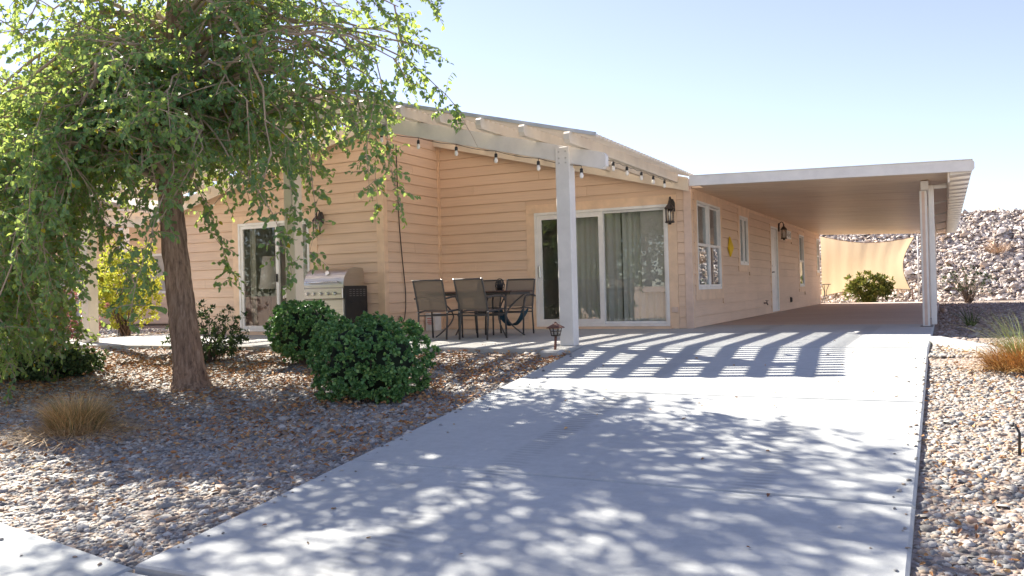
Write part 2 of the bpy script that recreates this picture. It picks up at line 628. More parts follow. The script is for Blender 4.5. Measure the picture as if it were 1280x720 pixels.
side = bpy.data.objects.new('sidewalk', None); COL.objects.link(side); WL['sidewalk'] = Vector((0, 0, 0)); tag(side, kind='structure')
edge = lambda x: 3.16 - (x + 5.07) * 0.166                    # rear edge of the walk
cuts = [-14, -11.2, -8.2, -5.2, -3.62]
zs = lambda x, y: gz(y) - 0.018
for a, b in zip(cuts, cuts[1:]):
    mb = MB(); slab(mb, [(a + 0.006, 1.5), (b - 0.006, 1.5), (b - 0.006, edge(b)), (a + 0.006, edge(a))], zs)
    mb.build('concrete_panel', SIDEW, side)
for a, b in ((-3.62, -0.17), (-0.17, 2.6), (2.6, 5.5)):
    mb = MB(); slab(mb, [(a + 0.006, 1.5), (b - 0.006, 1.5), (b - 0.006, 2.76), (a + 0.006, 2.87 if a < -1 else 2.76)], zs)
    mb.build('concrete_panel', SIDEW, side)
mb = MB(); mb.box(-60, 60, 1.06, 1.488, -1.0, -0.755)
tag(mb.build('kerb', SIDEW), kind='structure')

drive = bpy.data.objects.new('driveway', None); COL.objects.link(drive); WL['driveway'] = Vector((0, 0, 0)); tag(drive, kind='structure')
lx = lambda y: -3.60 - max(0, y - 2.9) * 0.055 if y < 7 else -3.826 - (y - 7) * 0.062
XR = -0.16
for a, b in ((2.90, 4.77), (4.77, 7.23), (7.23, 9.87), (9.87, 12.6)):
    a2, b2 = a + 0.012, b - 0.012
    l0, l1 = (lx(a2), lx(b2)) if b < 10 else (-3.99, -3.99)
    mb = MB()
    m_ = (a2 + b2) / 2
    lm = lx(m_) if b < 10 else -3.99
    slab(mb, [(l0, a2), (XR, a2), (XR, b2), (l1, b2), (lm, m_)], lambda x, y: gz(y) if y < 9.86 else 0.0)
    mb.build('concrete_slab', CONC, drive)
pat = bpy.data.objects.new('patio', None); COL.objects.link(pat); WL['patio'] = Vector((0, 0, 0)); tag(pat, kind='structure')
for a, b in ((-14.4, -11.3), (-11.3, -8.6), (-8.6, -6.2), (-6.2, -4.002)):
    mb = MB(); slab(mb, [(a + 0.004, 9.38), (b - 0.004, 9.38), (b - 0.004, 14.3), (a + 0.004, 14.3)], lambda x, y: 0.0)
    mb.build('concrete_slab', CONC2, pat)
cps = bpy.data.objects.new('carport_floor', None); COL.objects.link(cps); WL['carport_floor'] = Vector((0, 0, 0)); tag(cps, kind='structure')
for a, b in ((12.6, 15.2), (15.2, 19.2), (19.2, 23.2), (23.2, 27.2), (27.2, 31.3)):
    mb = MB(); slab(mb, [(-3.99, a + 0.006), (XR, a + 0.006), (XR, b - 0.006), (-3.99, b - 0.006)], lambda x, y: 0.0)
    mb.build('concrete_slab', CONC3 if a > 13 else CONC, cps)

# ------------------------------------------------------------------ house
HX, YW, YL, XI, XL, YE = -3.76, 14.07, 12.22, -8.66, -13.9, 30.57
RIDGE_X = -8.83
WALL_H = 2.38
PITCH = 0.25


def clip(poly, a, b, c):
    """keep a*u + b*v <= c"""
    out = []
    for i in range(len(poly)):
        p, q = poly[i], poly[(i + 1) % len(poly)]
        dp, dq = a * p[0] + b * p[1] - c, a * q[0] + b * q[1] - c
        if dp <= 0: out.append(p)
        if (dp < 0 < dq) or (dq < 0 < dp):
            t = dp / (dp - dq)
            out.append((p[0] + t * (q[0] - p[0]), p[1] + t * (q[1] - p[1])))
    return out


def intervals(lo, hi, cuts):
    segs = [(lo, hi)]
    for a, b in cuts:
        ns = []
        for s, e in segs:
            if b <= s or a >= e: ns.append((s, e)); continue
            if a > s: ns.append((s, a))
            if b < e: ns.append((b, e))
        segs = ns
    return [(s, e) for s, e in segs if e - s > 0.02]


def siding_wall(house, P, u0, u1, top, cutters, boards_u, openings, holes, mat_=None, name='wall', expo=0.1795, flip=False):
    """P(u, v, n) -> world; cutters: half planes; openings stop the boards, holes pierce the sheathing"""
    mb = MB()
    br = sorted({u0, u1, *[h[0] for h in holes], *[h[1] for h in holes]})
    for a, b in zip(br, br[1:]):
        hz = [(h[2], h[3]) for h in holes if h[0] <= a + 1e-6 and h[1] >= b - 1e-6]
        for z0, z1 in intervals(-0.02, top, hz):
            poly = [(a, z0), (b, z0), (b, z1), (a, z1)]
            for c in cutters: poly = clip(poly, *c)
            if len(poly) > 2:
                mb.prism(poly if not flip else poly[::-1], lambda u, v, s: P(u, v, -0.06 if s == 0 else 0.0))
    wall = mb.build(name, mat_ or SIDING, house)
    k = 0
    while k * expo < top:
        z0, z1 = k * expo + 0.008, (k + 1) * expo
        cu = [(o[0], o[1]) for o in openings if o[2] < z1 - 0.05 and o[3] > z0 + 0.05]
        runs = []
        for a, b in intervals(boards_u[0], boards_u[1], cu):       # boards of one length, butt joints staggered row by row
            j0 = (k * 1.37) % 3.66
            js = [q for q in np.arange(-60 + j0, 60, 3.66) if a + 0.4 < q < b - 0.4] if b - a > 3.7 or mat_ is None else []
            e_ = [a] + [float(q) for q in js] + [b]
            runs += list(zip(e_, e_[1:]))
        for a, b in runs:
            poly = [(a + 0.002, z0), (b - 0.002, z0), (b - 0.002, z1), (a + 0.002, z1)]
            for c in cutters: poly = clip(poly, c[0], c[1], c[2] - 0.004)
            if len(poly) < 3: continue

            def pf(u, v, s, z0=z0):
                n = 0.001 if s == 0 else 0.026 - 0.0165 * (v - z0) / expo
                return P(u, v, n)
            m2 = MB(); m2.prism(poly if not flip else poly[::-1], pf)
            m2.build('siding_board', mat_ or SIDING, wall)
        k += 1
    return wall


house = thing('house', ((XL + HX) / 2, 20, 0),
              'single storey house with tan lap siding, low gable roof and white framed openings', 'house')
PF = lambda u, v, n: (u, YW - n, v)
PL = lambda u, v, n: (u, YL - n, v)
PI = lambda u, v, n: (XI + n, u, v)
PC = lambda u, v, n: (HX + n, u, v)
gR = (PITCH, 1.0, WALL_H + PITCH * HX)                      # v <= WALL_H + PITCH*(HX-u)
gL = (-PITCH, 1.0, WALL_H - PITCH * XL)
# gable wall behind the patio
siding_wall(house, PF, XI, HX, 3.75, [gR], (XI + 0.055, HX - 0.10), [(-6.783, -3.981, 0, 2.25)], [(-6.62, -4.135, 0.04, 2.10)])
# projecting left block
siding_wall(house, PL, XL, XI, 3.75, [gR, gL], (XL + 0.1, XI - 0.12), [(-12.15, -10.10, 0, 2.25)], [(-12.0, -10.28, 0.06, 2.11)])
# short return wall
siding_wall(house, PI, YL, YW - 0.005, 3.60, [], (YL + 0.10, YW - 0.075), [], [], flip=False)
# carport wall
OPN = [(14.27, 16.27, 0.46, 2.33), (17.68, 18.80, 0.98, 2.29), (21.30, 22.42, 0, 2.20), (23.55, 24.60, 1.85, 2.20), (25.80, 26.95, 0.46, 2.23), (29.65, 30.45, 0.95, 2.26)]
HOL = [(14.43, 16.13, 0.64, 2.17), (17.84, 18.66, 1.12, 2.14), (21.38, 22.34, 0.03, 2.12), (23.68, 24.47, 1.92, 2.14), (25.91, 26.84, 0.61, 2.13), (29.73, 30.37, 1.05, 2.18)]
siding_wall(house, PC, YW + 0.005, YE, WALL_H - 0.03, [], (YW + 0.09, YE - 0.02), OPN, HOL, flip=False)
# plain walls out of sight
m_ = MB(); m_.box(XL - 0.06, XL, YL + 0.065, YE, -0.02, WALL_H); m_.build('side_wall', SIDING, house)
m_ = MB(); m_.box(XL + 0.002, HX - 0.064, YE - 0.08, YE - 0.02, -0.02, WALL_H); m_.build('back_wall', SIDING, house)

# corner boards
def trim(*b, mat_=TRIM, name='trim_board', bev=0.004):
    mb = MB(); mb.bbox(*b, b=bev); return mb.build(name, mat_, house)

trim(HX - 0.10, HX + 0.028, YW - 0.030, YW - 0.004, -0.015, WALL_H - 0.0, mat_=TRIM2, name='corner_board')
trim(HX + 0.002, HX + 0.028, YW - 0.003, YW + 0.088, -0.015, WALL_H - 0.05, name='corner_board')
trim(XI - 0.12, XI + 0.028, YL - 0.030, YL - 0.004, -0.015, WALL_H + 1.19, name='corner_board')
trim(XI + 0.002, XI + 0.028, YL - 0.003, YL + 0.098, -0.015, WALL_H + 1.15, name='corner_board')
trim(XI + 0.001, XI + 0.052, YW - 0.030, YW - 0.003, -0.015, WALL_H + 1.15, name='corner_board')
trim(XI + 0.003, XI + 0.028, YW - 0.072, YW - 0.032, -0.015, WALL_H + 1.15, name='corner_board')
# frieze along the carport ceiling
trim(HX + 0.001, HX + 0.024, YW + 0.09, YE - 0.02, WALL_H - 0.10, WALL_H - 0.03, name='frieze_board')

# roof (two slabs with a ridge cap), barge boards
def zroof(x): return WALL_H + PITCH * (min(HX - x, x - XL))
def roof_slab(x0, x1, y0, y1, name='roof', th=0.11, lift=0.004, mat_=ROOFM, parent=None):
    mb = MB()
    mb.hexa([(x0, y0, zroof(x0) + lift), (x1, y0, zroof(x1) + lift), (x1, y1, zroof(x1) + lift), (x0, y1, zroof(x0) + lift),
             (x0, y0, zroof(x0) + th), (x1, y0, zroof(x1) + th), (x1, y1, zroof(x1) + th), (x0, y1, zroof(x0) + th)])
    return mb.build(name, mat_, parent or house)
rf = roof_slab(RIDGE_X, HX + 0.02, 13.93, YE + 0.3)
rf2 = roof_slab(XL - 0.3, RIDGE_X - 0.002, 12.06, YE + 0.3)
roof_slab(RIDGE_X, XI + 0.03, 12.06, 13.925)
roof_slab(RIDGE_X + 0.002, HX + 0.03, 13.895, 13.926, 'barge_board', 0.125, -0.10, PATIO)
roof_slab(XL - 0.3, RIDGE_X - 0.001, 12.03, 12.056, 'barge_board', 0.125, -0.10, PATIO)


# -------- openings
def frame_rect(mb, P, u0, u1, v0, v1, w_, n0, n1, mi=0):
    """rectangular frame: bars butt at the corners"""
    def bar(a, b, c, d):
        p = [P(a, c, n0), P(b, c, n0), P(b, c, n1), P(a, c, n1), P(a, d, n0), P(b, d, n0), P(b, d, n1), P(a, d, n1)]
        mb.hexa(p, mi)
    bar(u0, u0 + w_, v0, v1); bar(u1 - w_, u1, v0, v1)
    bar(u0 + w_ + 1e-4, u1 - w_ - 1e-4, v0, v0 + w_); bar(u0 + w_ + 1e-4, u1 - w_ - 1e-4, v1 - w_, v1)


def pane_(P, u0, u1, v0, v1, n, mat_, parent, name='pane'):
    mb = MB(); mb.hexa([P(u0, v0, n - 0.004), P(u1, v0, n - 0.004), P(u1, v0, n), P(u0, v0, n),
                        P(u0, v1, n - 0.004), P(u1, v1, n - 0.004), P(u1, v1, n), P(u0, v1, n)])
    return mb.build(name, mat_, parent)


def room(P, u0, u1, v0, v1, d, parent):
    mb = MB()
    e = 0.25
    q = [P(u0 - e, v0 - 0.02, -0.07), P(u1 + e, v0 - 0.02, -0.07), P(u1 + e, v1 + e * 0.3, -0.07), P(u0 - e, v1 + e * 0.3, -0.07),
         P(u0 - e, v0 - 0.02, -d), P(u1 + e, v0 - 0.02, -d), P(u1 + e, v1 + e * 0.3, -d), P(u0 - e, v1 + e * 0.3, -d)]
    mb.add(q, [(4, 5, 6, 7), (0, 1, 5, 4), (1, 2, 6, 5), (2, 3, 7, 6), (3, 0, 4, 7)])
    return mb.build('room_interior', DARK, parent)


def casing(P, u0, u1, v0, v1, o0, o1, b0, b1, parent, mat_=TRIM, n=0.026):
    """flat trim boards between the opening u,v and the outer rectangle o,b; no bottom board when b0 >= v0"""
    def bd(a, b, c, d):
        mb = MB(); mb.hexa([P(a, c, 0.001), P(b, c, 0.001), P(b, c, n), P(a, c, n), P(a, d, 0.001), P(b, d, 0.001), P(b, d, n), P(a, d, n)])
        mb.build('casing_board', mat_, parent)
    bd(o0, u0 - 0.001, b0, v1); bd(u1 + 0.001, o1, b0, v1)
    bd(o0, o1, v1 + 0.002, b1)
    if b0 < v0 - 0.05: bd(u0 + 0.001, u1 - 0.001, b0, v0 - 0.002)


# big sliding door under the patio cover
sd = MB(); frame_rect(sd, PF, -6.62, -4.135, 0.04, 2.10, 0.045, -0.05, 0.035)
sdo = sd.build('sliding_door', WHITE, house)
casing(PF, -6.62, -4.135, 0.04, 2.10, -6.783, -3.981, 0.0, 2.25, sdo)
sm = MB(); frame_rect(sm, PF, -6.573, -5.30, 0.087, 2.053, 0.085, -0.015, 0.022)
sm.build('sliding_panel', WHITE, sdo)
sm = MB(); frame_rect(sm, PF, -5.34, -4.182, 0.087, 2.053, 0.040, -0.048, -0.018); sm.build('fixed_panel', WHITE, sdo)
pane_(PF, -6.49, -5.383, 0.17, 1.97, 0.002, PANE, sdo)
pane_(PF, -5.302, -4.22, 0.125, 2.015, -0.03, PANE, sdo)
hm = MB(); hm.bbox(-6.545, -6.515, YW - 0.062, YW - 0.022, 0.92, 1.14, 0.006); hm.build('handle', CHROME, sdo)
hm = MB(); hm.box(-6.70, -4.10, YW - 0.13, YW - 0.037, 0.001, 0.036); hm.build('threshold', TRIM, sdo)
room(PF, -6.62, -4.135, 0.04, 2.10, 1.6, sdo)

# left sliding door
sd = MB(); frame_rect(sd, PL, -12.0, -10.28, 0.06, 2.11, 0.045, -0.05, 0.035)
sdl = sd.build('sliding_door', WHITE, house)
casing(PL, -12.0, -10.28, 0.06, 2.11, -12.15, -10.10, 0.0, 2.25, sdl)
sm = MB(); frame_rect(sm, PL, -11.953, -11.02, 0.107, 2.063, 0.06, -0.015, 0.022); sm.build('sliding_panel', WHITE, sdl)
sm = MB(); frame_rect(sm, PL, -11.075, -10.327, 0.107, 2.063, 0.040, -0.048, -0.018); sm.build('fixed_panel', WHITE, sdl)
pane_(PL, -11.895, -11.08, 0.165, 2.005, 0.002, PANE_L, sdl)
pane_(PL, -11.035, -10.367, 0.145, 2.025, -0.03, PANE_L, sdl)
hm = MB(); hm.bbox(-11.062, -11.035, YL - 0.062, YL - 0.022, 0.98, 1.13, 0.006); hm.build('handle', BLACK, sdl)
hm = MB(); hm.box(-12.1, -10.2, YL - 0.16, YL - 0.037, 0.001, 0.056); hm.build('threshold', TRIM, sdl)
room(PL, -12.0, -10.28, 0.06, 2.11, 1.6, sdl)


def window(u0, u1, v0, v1, o, units, rail, lower=PANE_SIDE, upper=PANE_SIDE, slider=False):
    mb = MB()
    n = len(units)
    fo = None
    frame_rect(mb, PC, u0, u1, v0, v1, 0.04, -0.05, 0.03)
    fo = mb.build('window', WHITE, house)
    casing(PC, u0, u1, v0, v1, o[0], o[1], o[2], o[3], fo)
    for k, (a, b) in enumerate(units):
        if k:
            mm = MB(); mm.hexa([PC(a - 0.05, v0 + 0.041, -0.05), PC(a, v0 + 0.041, -0.05), PC(a, v0 + 0.041, 0.028), PC(a - 0.05, v0 + 0.041, 0.028),
                                PC(a - 0.05, v1 - 0.041, -0.05), PC(a, v1 - 0.041, -0.05), PC(a, v1 - 0.041, 0.028), PC(a - 0.05, v1 - 0.041, 0.028)])
            mm.build('mullion', WHITE, fo)
        if rail:
            s1 = MB(); frame_rect(s1, PC, a, b, v0 + 0.042, rail + 0.02, 0.045, -0.02, 0.018); s1.build('sash', WHITE, fo)
            s1 = MB(); frame_rect(s1, PC, a, b, rail - 0.02, v1 - 0.042, 0.03, -0.045, -0.022); s1.build('sash', WHITE, fo)
            pane_(PC, a + 0.045, b - 0.045, v0 + 0.087, rail - 0.025, 0.0, lower, fo)
            pane_(PC, a + 0.03, b - 0.03, rail + 0.01, v1 - 0.072, -0.03, upper, fo)
        else:
            s1 = MB(); frame_rect(s1, PC, a, b, v0 + 0.042, v1 - 0.042, 0.035, -0.03, 0.01); s1.build('sash', WHITE, fo)
            pane_(PC, a + 0.035, b - 0.035, v0 + 0.077, v1 - 0.077, -0.01, lower, fo)
    room(PC, u0, u1, v0, v1, 0.9, fo)
    return fo


window(14.43, 16.13, 0.64, 2.17, (14.27, 16.27, 0.46, 2.33), [(14.47, 15.26), (15.31, 16.09)], 1.42)
window(17.84, 18.66, 1.12, 2.14, (17.68, 18.80, 0.98, 2.29), [(17.88, 18.24), (18.29, 18.62)], None)
window(23.68, 24.47, 1.92, 2.14, (23.55, 24.60, 1.85, 2.20), [(23.72, 24.08), (24.13, 24.43)], None)
w3 = window(25.91, 26.84, 0.61, 2.13, (25.80, 26.95, 0.46, 2.23), [(25.95, 26.80)], 1.36)
w4 = window(29.73, 30.37, 1.05, 2.18, (29.65, 30.45, 0.95, 2.26), [(29.77, 30.33)], 1.6)
mb = MB(); mb.box(HX - 0.12, HX - 0.10, 25.93, 26.82, 1.37, 2.12); mb.build('blind', CREAM, w3)
mb = MB(); mb.box(HX - 0.12, HX - 0.10, 29.75, 30.35, 1.06, 2.17); mb.build('blind', CREAM, w4)
# entry door
mb = MB(); mb.box(HX - 0.05, HX - 0.012, 21.425, 22.295, 0.055, 2.075)
dr = mb.build('door', WHITE, house)
fm = MB(); frame_rect(fm, PC, 21.38, 22.34, 0.03, 2.12, 0.042, -0.06, 0.03); fm.build('door_frame', WHITE, dr)
casing(PC, 21.38, 22.34, 0.03, 2.12, 21.30, 22.42, 0.0, 2.20, dr)
for z0, z1 in ((0.25, 0.95), (1.12, 1.92)):
    pm = MB(); frame_rect(pm, PC, 21.56, 22.16, z0, z1, 0.04, -0.012, -0.003); pm.build('door_panel', WHITE, dr)
hm = MB(); hm.lathe([(0.03, 0), (0.03, 0.02), (0.018, 0.03)], (HX + 0.01, 21.50, 0.98), 10); hm.tube([(HX - 0.012, 21.50, 1.0), (HX + 0.05, 21.50, 1.0), (HX + 0.055, 21.60, 1.0)], 0.011)
hm.tube([(HX - 0.012, 21.50, 1.15), (HX + 0.02, 21.50, 1.15)], 0.025, 12)
hm.build('handle', BRONZE, dr)
# wall services
mb = MB(); mb.tube([(HX, 20.3, 0.27), (HX + 0.09, 20.3, 0.27), (HX + 0.11, 20.3, 0.22)], 0.014)
mb.tube([(HX + 0.09, 20.3, 0.27), (HX + 0.09, 20.3, 0.32)], 0.008); mb.lathe([(0.035, 0), (0.04, 0.006), (0.035, 0.014)], (HX + 0.09, 20.3, 0.315), 10)
tag(mb.build('hose_tap', BRONZE), 'small bronze hose tap low on the carport wall before the white door', 'tap')
mb = MB(); mb.bbox(HX + 0.022, HX + 0.06, 24.06, 24.17, 0.20, 0.34, 0.008); mb.bbox(HX + 0.0605, HX + 0.075, 24.075, 24.155, 0.215, 0.325, 0.006)
tag(mb.build('outlet_cover', BRONZE), 'small dark weatherproof outlet box low on the carport wall past the white door', 'outlet')
mb = MB(); mb.bbox(-4.10, -3.995, YW - 0.044, YW - 0.0265, 0.27, 0.36, 0.004)
tag(mb.build('outlet_cover', TRIM2), 'small flat outlet plate low on the trim right of the large sliding door', 'outlet')


# curtains hang inside the panes
def curtain(P, u0, u1, v0, v1, n, amp, per, mat_, label, name='curtain'):
    m, rows = int((u1 - u0) / 0.02), 6
    vs, fs = [], []
    for j in range(rows):
        for i in range(m + 1):
            u = u0 + (u1 - u0) * i / m
            ph = 2 * math.pi * (u + 0.02 * math.sin(u * 9)) / per
            vs.append(P(u, v0 + (v1 - v0) * j / (rows - 1), n + amp * math.sin(ph) * (1 - 0.35 * j / rows) - 0.01 * math.sin(ph * 0.37)))
    for j in range(rows - 1):
        for i in range(m):
            fs.append((j * (m + 1) + i, j * (m + 1) + i + 1, (j + 1) * (m + 1) + i + 1, (j + 1) * (m + 1) + i))
    mb = MB(); mb.add(vs, fs, True)
    return tag(mb.build(name, mat_), label, 'curtain', 'curtains inside the sliding doors')


curtain(PF, -6.26, -5.42, 0.10, 2.04, -0.22, 0.028, 0.115, CURT, 'grey green pleated curtain behind left glass panel of large sliding door')
curtain(PF, -5.02, -4.16, 0.10, 2.04, -0.22, 0.028, 0.115, CURT, 'grey green pleated curtain behind right glass panel of large sliding door')
curtain(PF, -5.40, -5.08, 0.10, 2.04, -0.26, 0.03, 0.13, CURT, 'narrow curtain end behind middle stile of large sliding door')
curtain(PL, -11.02, -10.36, 0.14, 2.06, -0.24, 0.035, 0.15, CURT, 'grey green pleated curtain behind right panel of left sliding door')
curtain(PL, -11.93, -11.75, 0.14, 2.06, -0.20, 0.03, 0.12, CURT, 'grey green gathered curtain end behind left panel of left sliding door')
cw = MB(); cw.lathe([(0.20, 0), (0.12, 0.62), (0.118, 0.62)], (-11.52, YL + 0.28, 0.86), 20); 
fl = thing('floor_lamp', (-11.52, YL + 0.28, 0.04), 'floor lamp with white tapered shade seen through the left sliding door', 'lamp')
cw.build('lamp_shade', CURT_W, fl)
cw = MB(); cw.tube([(-11.52, YL + 0.28, 0.06), (-11.52, YL + 0.28, 1.3)], 0.02); cw.build('stem', BRONZE, fl)
cw = MB(); cw.lathe([(0.16, 0), (0.15, 0.02), (0.03, 0.03)], (-11.52, YL + 0.28, 0.041), 20); cw.build('base', BRONZE, fl)

# ------------------------------------------------------------------ patio cover
pc = thing('patio_cover', (-4.2, 9.82, 0), 'cream painted lattice patio cover of rafters and slats on white posts along house front', 'pergola')
zr = lambda x: 2.42 + PITCH * ((-3.904 - x) if x > RIDGE_X else (-3.904 - (2 * RIDGE_X - x)))    # underside of rafters
X_END_R, X_END_L = -3.59, -13.35


def sloped(x0, x1, y0, y1, z0f, h, name, mat_, parent=pc, cut0=0.0, cut1=0.0):
    mb = MB()
    a, b = (x0, x1)
    mb.prism([(a, z0f(a)), (b - cut1, z0f(b - cut1)), (b, z0f(b) + cut1 * 1.0), (b, z0f(b) + h - cut1 * 0.6), (b - cut1 * 0.6, z0f(b - cut1 * 0.6) + h), (a, z0f(a) + h)] if cut1 else
             [(a, z0f(a)), (b, z0f(b)), (b, z0f(b) + h), (a, z0f(a) + h)],
             lambda u, v, s: (u, y1 if s == 0 else y0, v))
    return mb.build(name, mat_, parent)


zb = lambda x: zr(x) - 0.205
sloped(RIDGE_X + 0.002, -3.63, 9.775, 9.875, zb, 0.203, 'beam', POSTM, cut1=0.05)
sloped(-13.3, RIDGE_X - 0.002, 9.775, 9.875, zb, 0.203, 'beam', POSTM)
for k, x in enumerate([-3.925 - 0.59 * i for i in range(9)]):
    for side_ in (0, 1):
        xx = x if side_ == 0 else 2 * RIDGE_X - x
        if xx < X_END_L: continue
        y1 = 13.89 if side_ == 0 else 12.02
        if xx < XI + 0.05: y1 = 12.02
        z0, z1 = zr(xx) + 0.001, zr(xx) + 0.138
        mb = MB()
        poly = [(9.27, z0 + 0.045), (9.30, z0 + 0.002), (y1, z0), (y1, z1), (9.295, z1), (9.27, z1 - 0.025)]
        mb.prism(poly, lambda u, v, s, xx=xx: (xx - 0.036 if s == 0 else xx + 0.036, u, v))
        mb.build('rafter', PATIO, pc)
SP = 0.13
for k in range(35):
    y = 9.385 + SP * k
    if y < 13.86:
        lo = RIDGE_X + 0.003 if y < 11.95 else XI + 0.06
        sloped(lo, X_END_R, y, y + 0.050, lambda x: zr(x) + 0.140, 0.036, 'slat', PATIO)
    if y < 11.95:
        sloped(X_END_L, RIDGE_X - 0.003, y, y + 0.050, lambda x: zr(x) + 0.140, 0.036, 'slat', PATIO)
GREYP = painted('sky_reflection_grey', (0.54, 0.55, 0.55), 0.35)  # sky reflection on the front edge, put into the colour as grey
sloped(RIDGE_X + 0.003, X_END_R + 0.002, 9.362, 9.380, lambda x: zr(x) + 0.150, 0.042, 'edge_strip', GREYP)
sloped(X_END_L, RIDGE_X - 0.003, 9.362, 9.380, lambda x: zr(x) + 0.150, 0.042, 'edge_strip', GREYP)
for i, px in enumerate((-4.185, -8.57, -13.12)):
    top = zr(px) - 0.02
    mb = MB(); mb.bbox(px - 0.095, px + 0.095, 9.735, 9.86, 0.0, top, 0.008)
    p_ = mb.build('post', POSTM if i == 0 else PATIO, pc)
    mb = MB(); mb.bbox(px - 0.075, px + 0.082, 9.862, 9.935, 0.0, top - 0.25, 0.006); mb.build('post_back', POSTM if i == 0 else PATIO, p_)
    for bx in (-0.045, 0.045):
        for bz in (-0.06, -0.14, -0.2):
            mb = MB(); mb.tube([(px + bx, 9.736, top + bz), (px + bx, 9.729, top + bz)], 0.011, 8); mb.build('bolt', STEEL, p_)
    mb = MB(); mb.bbox(px - 0.13, px + 0.15, 9.17, 9.377, -0.13, -0.012, 0.03)
    if i == 0: tag(mb.build('footing', CONC2), 'rough concrete footing lump at foot of the right patio post', 'footing')

# ------------------------------------------------------------------ carport
cpo = thing('carport', (-0.23, 14.42, 0), 'flat white aluminium carport roof on slim posts beside the house', 'carport')
zc = lambda x: 2.345 - 0.038 * (x - HX)
CEIL = M('carport_ceiling')
_n = CEIL.noise(CEIL.coords((0.9, 18, 1)), 1.0, 6, 0.7)
_n2 = CEIL.noise(CEIL.coords((0.4, 0.25, 1)), 1.0, 3)
CEIL.col(CEIL.mix(1.0, CEIL.ramp(_n, [(0.3, (0.64, 0.44, 0.27)), (0.62, (0.90, 0.70, 0.49))]), CEIL.ramp(_n2, [(0.3, (0.85,) * 3), (0.7, (1.0,) * 3)]), 'MULTIPLY')).set(Roughness=0.38)
CEIL = CEIL.m
npan = 25
py0, py1 = 13.42, 30.75
for k in range(npan):
    a = py0 + (py1 - py0) * k / npan; b = py0 + (py1 - py0) * (k + 1) / npan
    mb = MB()
    xa, xb = (HX + 0.03 if a > YW - 0.3 else -3.53), 0.075
    o = 0.0012 * (k % 2)
    mb.hexa([(xa, a + 0.0015, zc(xa) + o), (xb, a + 0.0015, zc(xb) + o), (xb, b - 0.0015, zc(xb) + o), (xa, b - 0.0015, zc(xa) + o),
             (xa, a + 0.0015, zc(xa) + 0.075), (xb, a + 0.0015, zc(xb) + 0.075), (xb, b - 0.0015, zc(xb) + 0.075), (xa, b - 0.0015, zc(xa) + 0.075)])
    mb.build('roof_panel', CEIL, cpo)
    mb = MB()
    mb.hexa([(0.105, a + 0.006, 2.160), (0.375, a + 0.02, 2.172), (0.375, b - 0.045, 2.205), (0.105, b - 0.035, 2.192),
             (0.105, a + 0.006, 2.29), (0.405, a + 0.02, 2.31), (0.405, b - 0.045, 2.335), (0.105, b - 0.012, 2.29)])
    mb.build('eave_panel', ALU, cpo)
zf = lambda x: 2.292 - 0.0265 * (x + 3.55)
mb = MB()
mb.prism([(-3.56, zf(-3.56)), (0.375, zf(0.375)), (0.41, zf(0.41) + 0.04), (0.41, zf(0.41) + 0.125), (0.385, zf(0.385) + 0.152), (-3.56, zf(-3.56) + 0.152)],
         lambda u, v, s: (u, 13.41 if s == 0 else 13.335, v))
mb.build('fascia', ALU, cpo)
mb = MB(); mb.prism([(-3.56, zf(-3.56) + 0.154), (0.39, zf(0.39) + 0.154), (0.39, zf(0.39) + 0.164), (-3.56, zf(-3.56) + 0.164)], lambda u, v, s: (u, 13.55 if s == 0 else 13.325, v))
mb.build('cap_strip', ALU, cpo)
mb = MB(); mb.box(0.078, 0.102, 13.42, py1, 2.06, 2.275); mb.build('gutter', PATIO, cpo)
mb = MB(); mb.bbox(-0.285, -0.175, 14.28, 30.4, 2.065, 2.198, 0.004); mb.build('beam', ALU, cpo)
for k in range(6):
    y = 14.42 + 3.1 * k
    mb = MB(); mb.bbox(-0.305, -0.205, y - 0.02, y + 0.10, 0.0, 2.063, 0.006)
    p_ = mb.build('post', ALU, cpo)
    mb = MB(); mb.box(-0.275, -0.235, y - 0.026, y - 0.0205, 0.02, 2.05); mb.build('groove_strip', TRIM2, p_)
    mb = MB(); mb.box(-0.34, -0.165, y - 0.05, y + 0.13, 0.0005, 0.008); mb.build('base_plate', BRONZE, p_)
    mb = MB(); mb.hexa([(-0.172, y + 0.02, 2.085), (0.076, y + 0.02, 2.13), (0.076, y + 0.05, 2.13), (-0.172, y + 0.05, 2.085),
                        (-0.172, y + 0.02, 2.12), (0.076, y + 0.02, 2.165), (0.076, y + 0.05, 2.165), (-0.172, y + 0.05, 2.12)])
    mb.build('bracket', ALU, cpo)
mb = MB()
mb.bbox(-0.185, -0.110, 14.40, 14.46, 0.03, 2.14, 0.008)
mb.bbox(-0.1095, 0.070, 14.405, 14.455, 2.08, 2.135, 0.006)
mb.build('downspout', ALU, cpo)

# ------------------------------------------------------------------ string lights
def string_light(pts, bulbs, label, group='string lights along the patio cover'):
    t = thing('string_light', bulbs[0], label, 'string lights', group)
    mb = MB(); mb.tube(pts, 0.004, 5); mb.build('cord', BLACK, t)
    for b in bulbs:
        x, y, z = b
        m1 = MB(); m1.lathe([(0.010, 0.075), (0.019, 0.07), (0.021, 0.03), (0.017, 0.022)], (x, y, z), 10)
        m1.tube([(x, y, z + 0.07), (x, y, z + 0.105)], 0.004, 5)
        s_ = m1.build('socket', BLACK, t)
        m2 = MB(); m2.lathe([(0.005, -0.048), (0.016, -0.045), (0.023, -0.03), (0.025, -0.014), (0.021, 0.004), (0.015, 0.022)], (x, y, z), 12)
        m2.build('bulb', BULBGLASS, t)


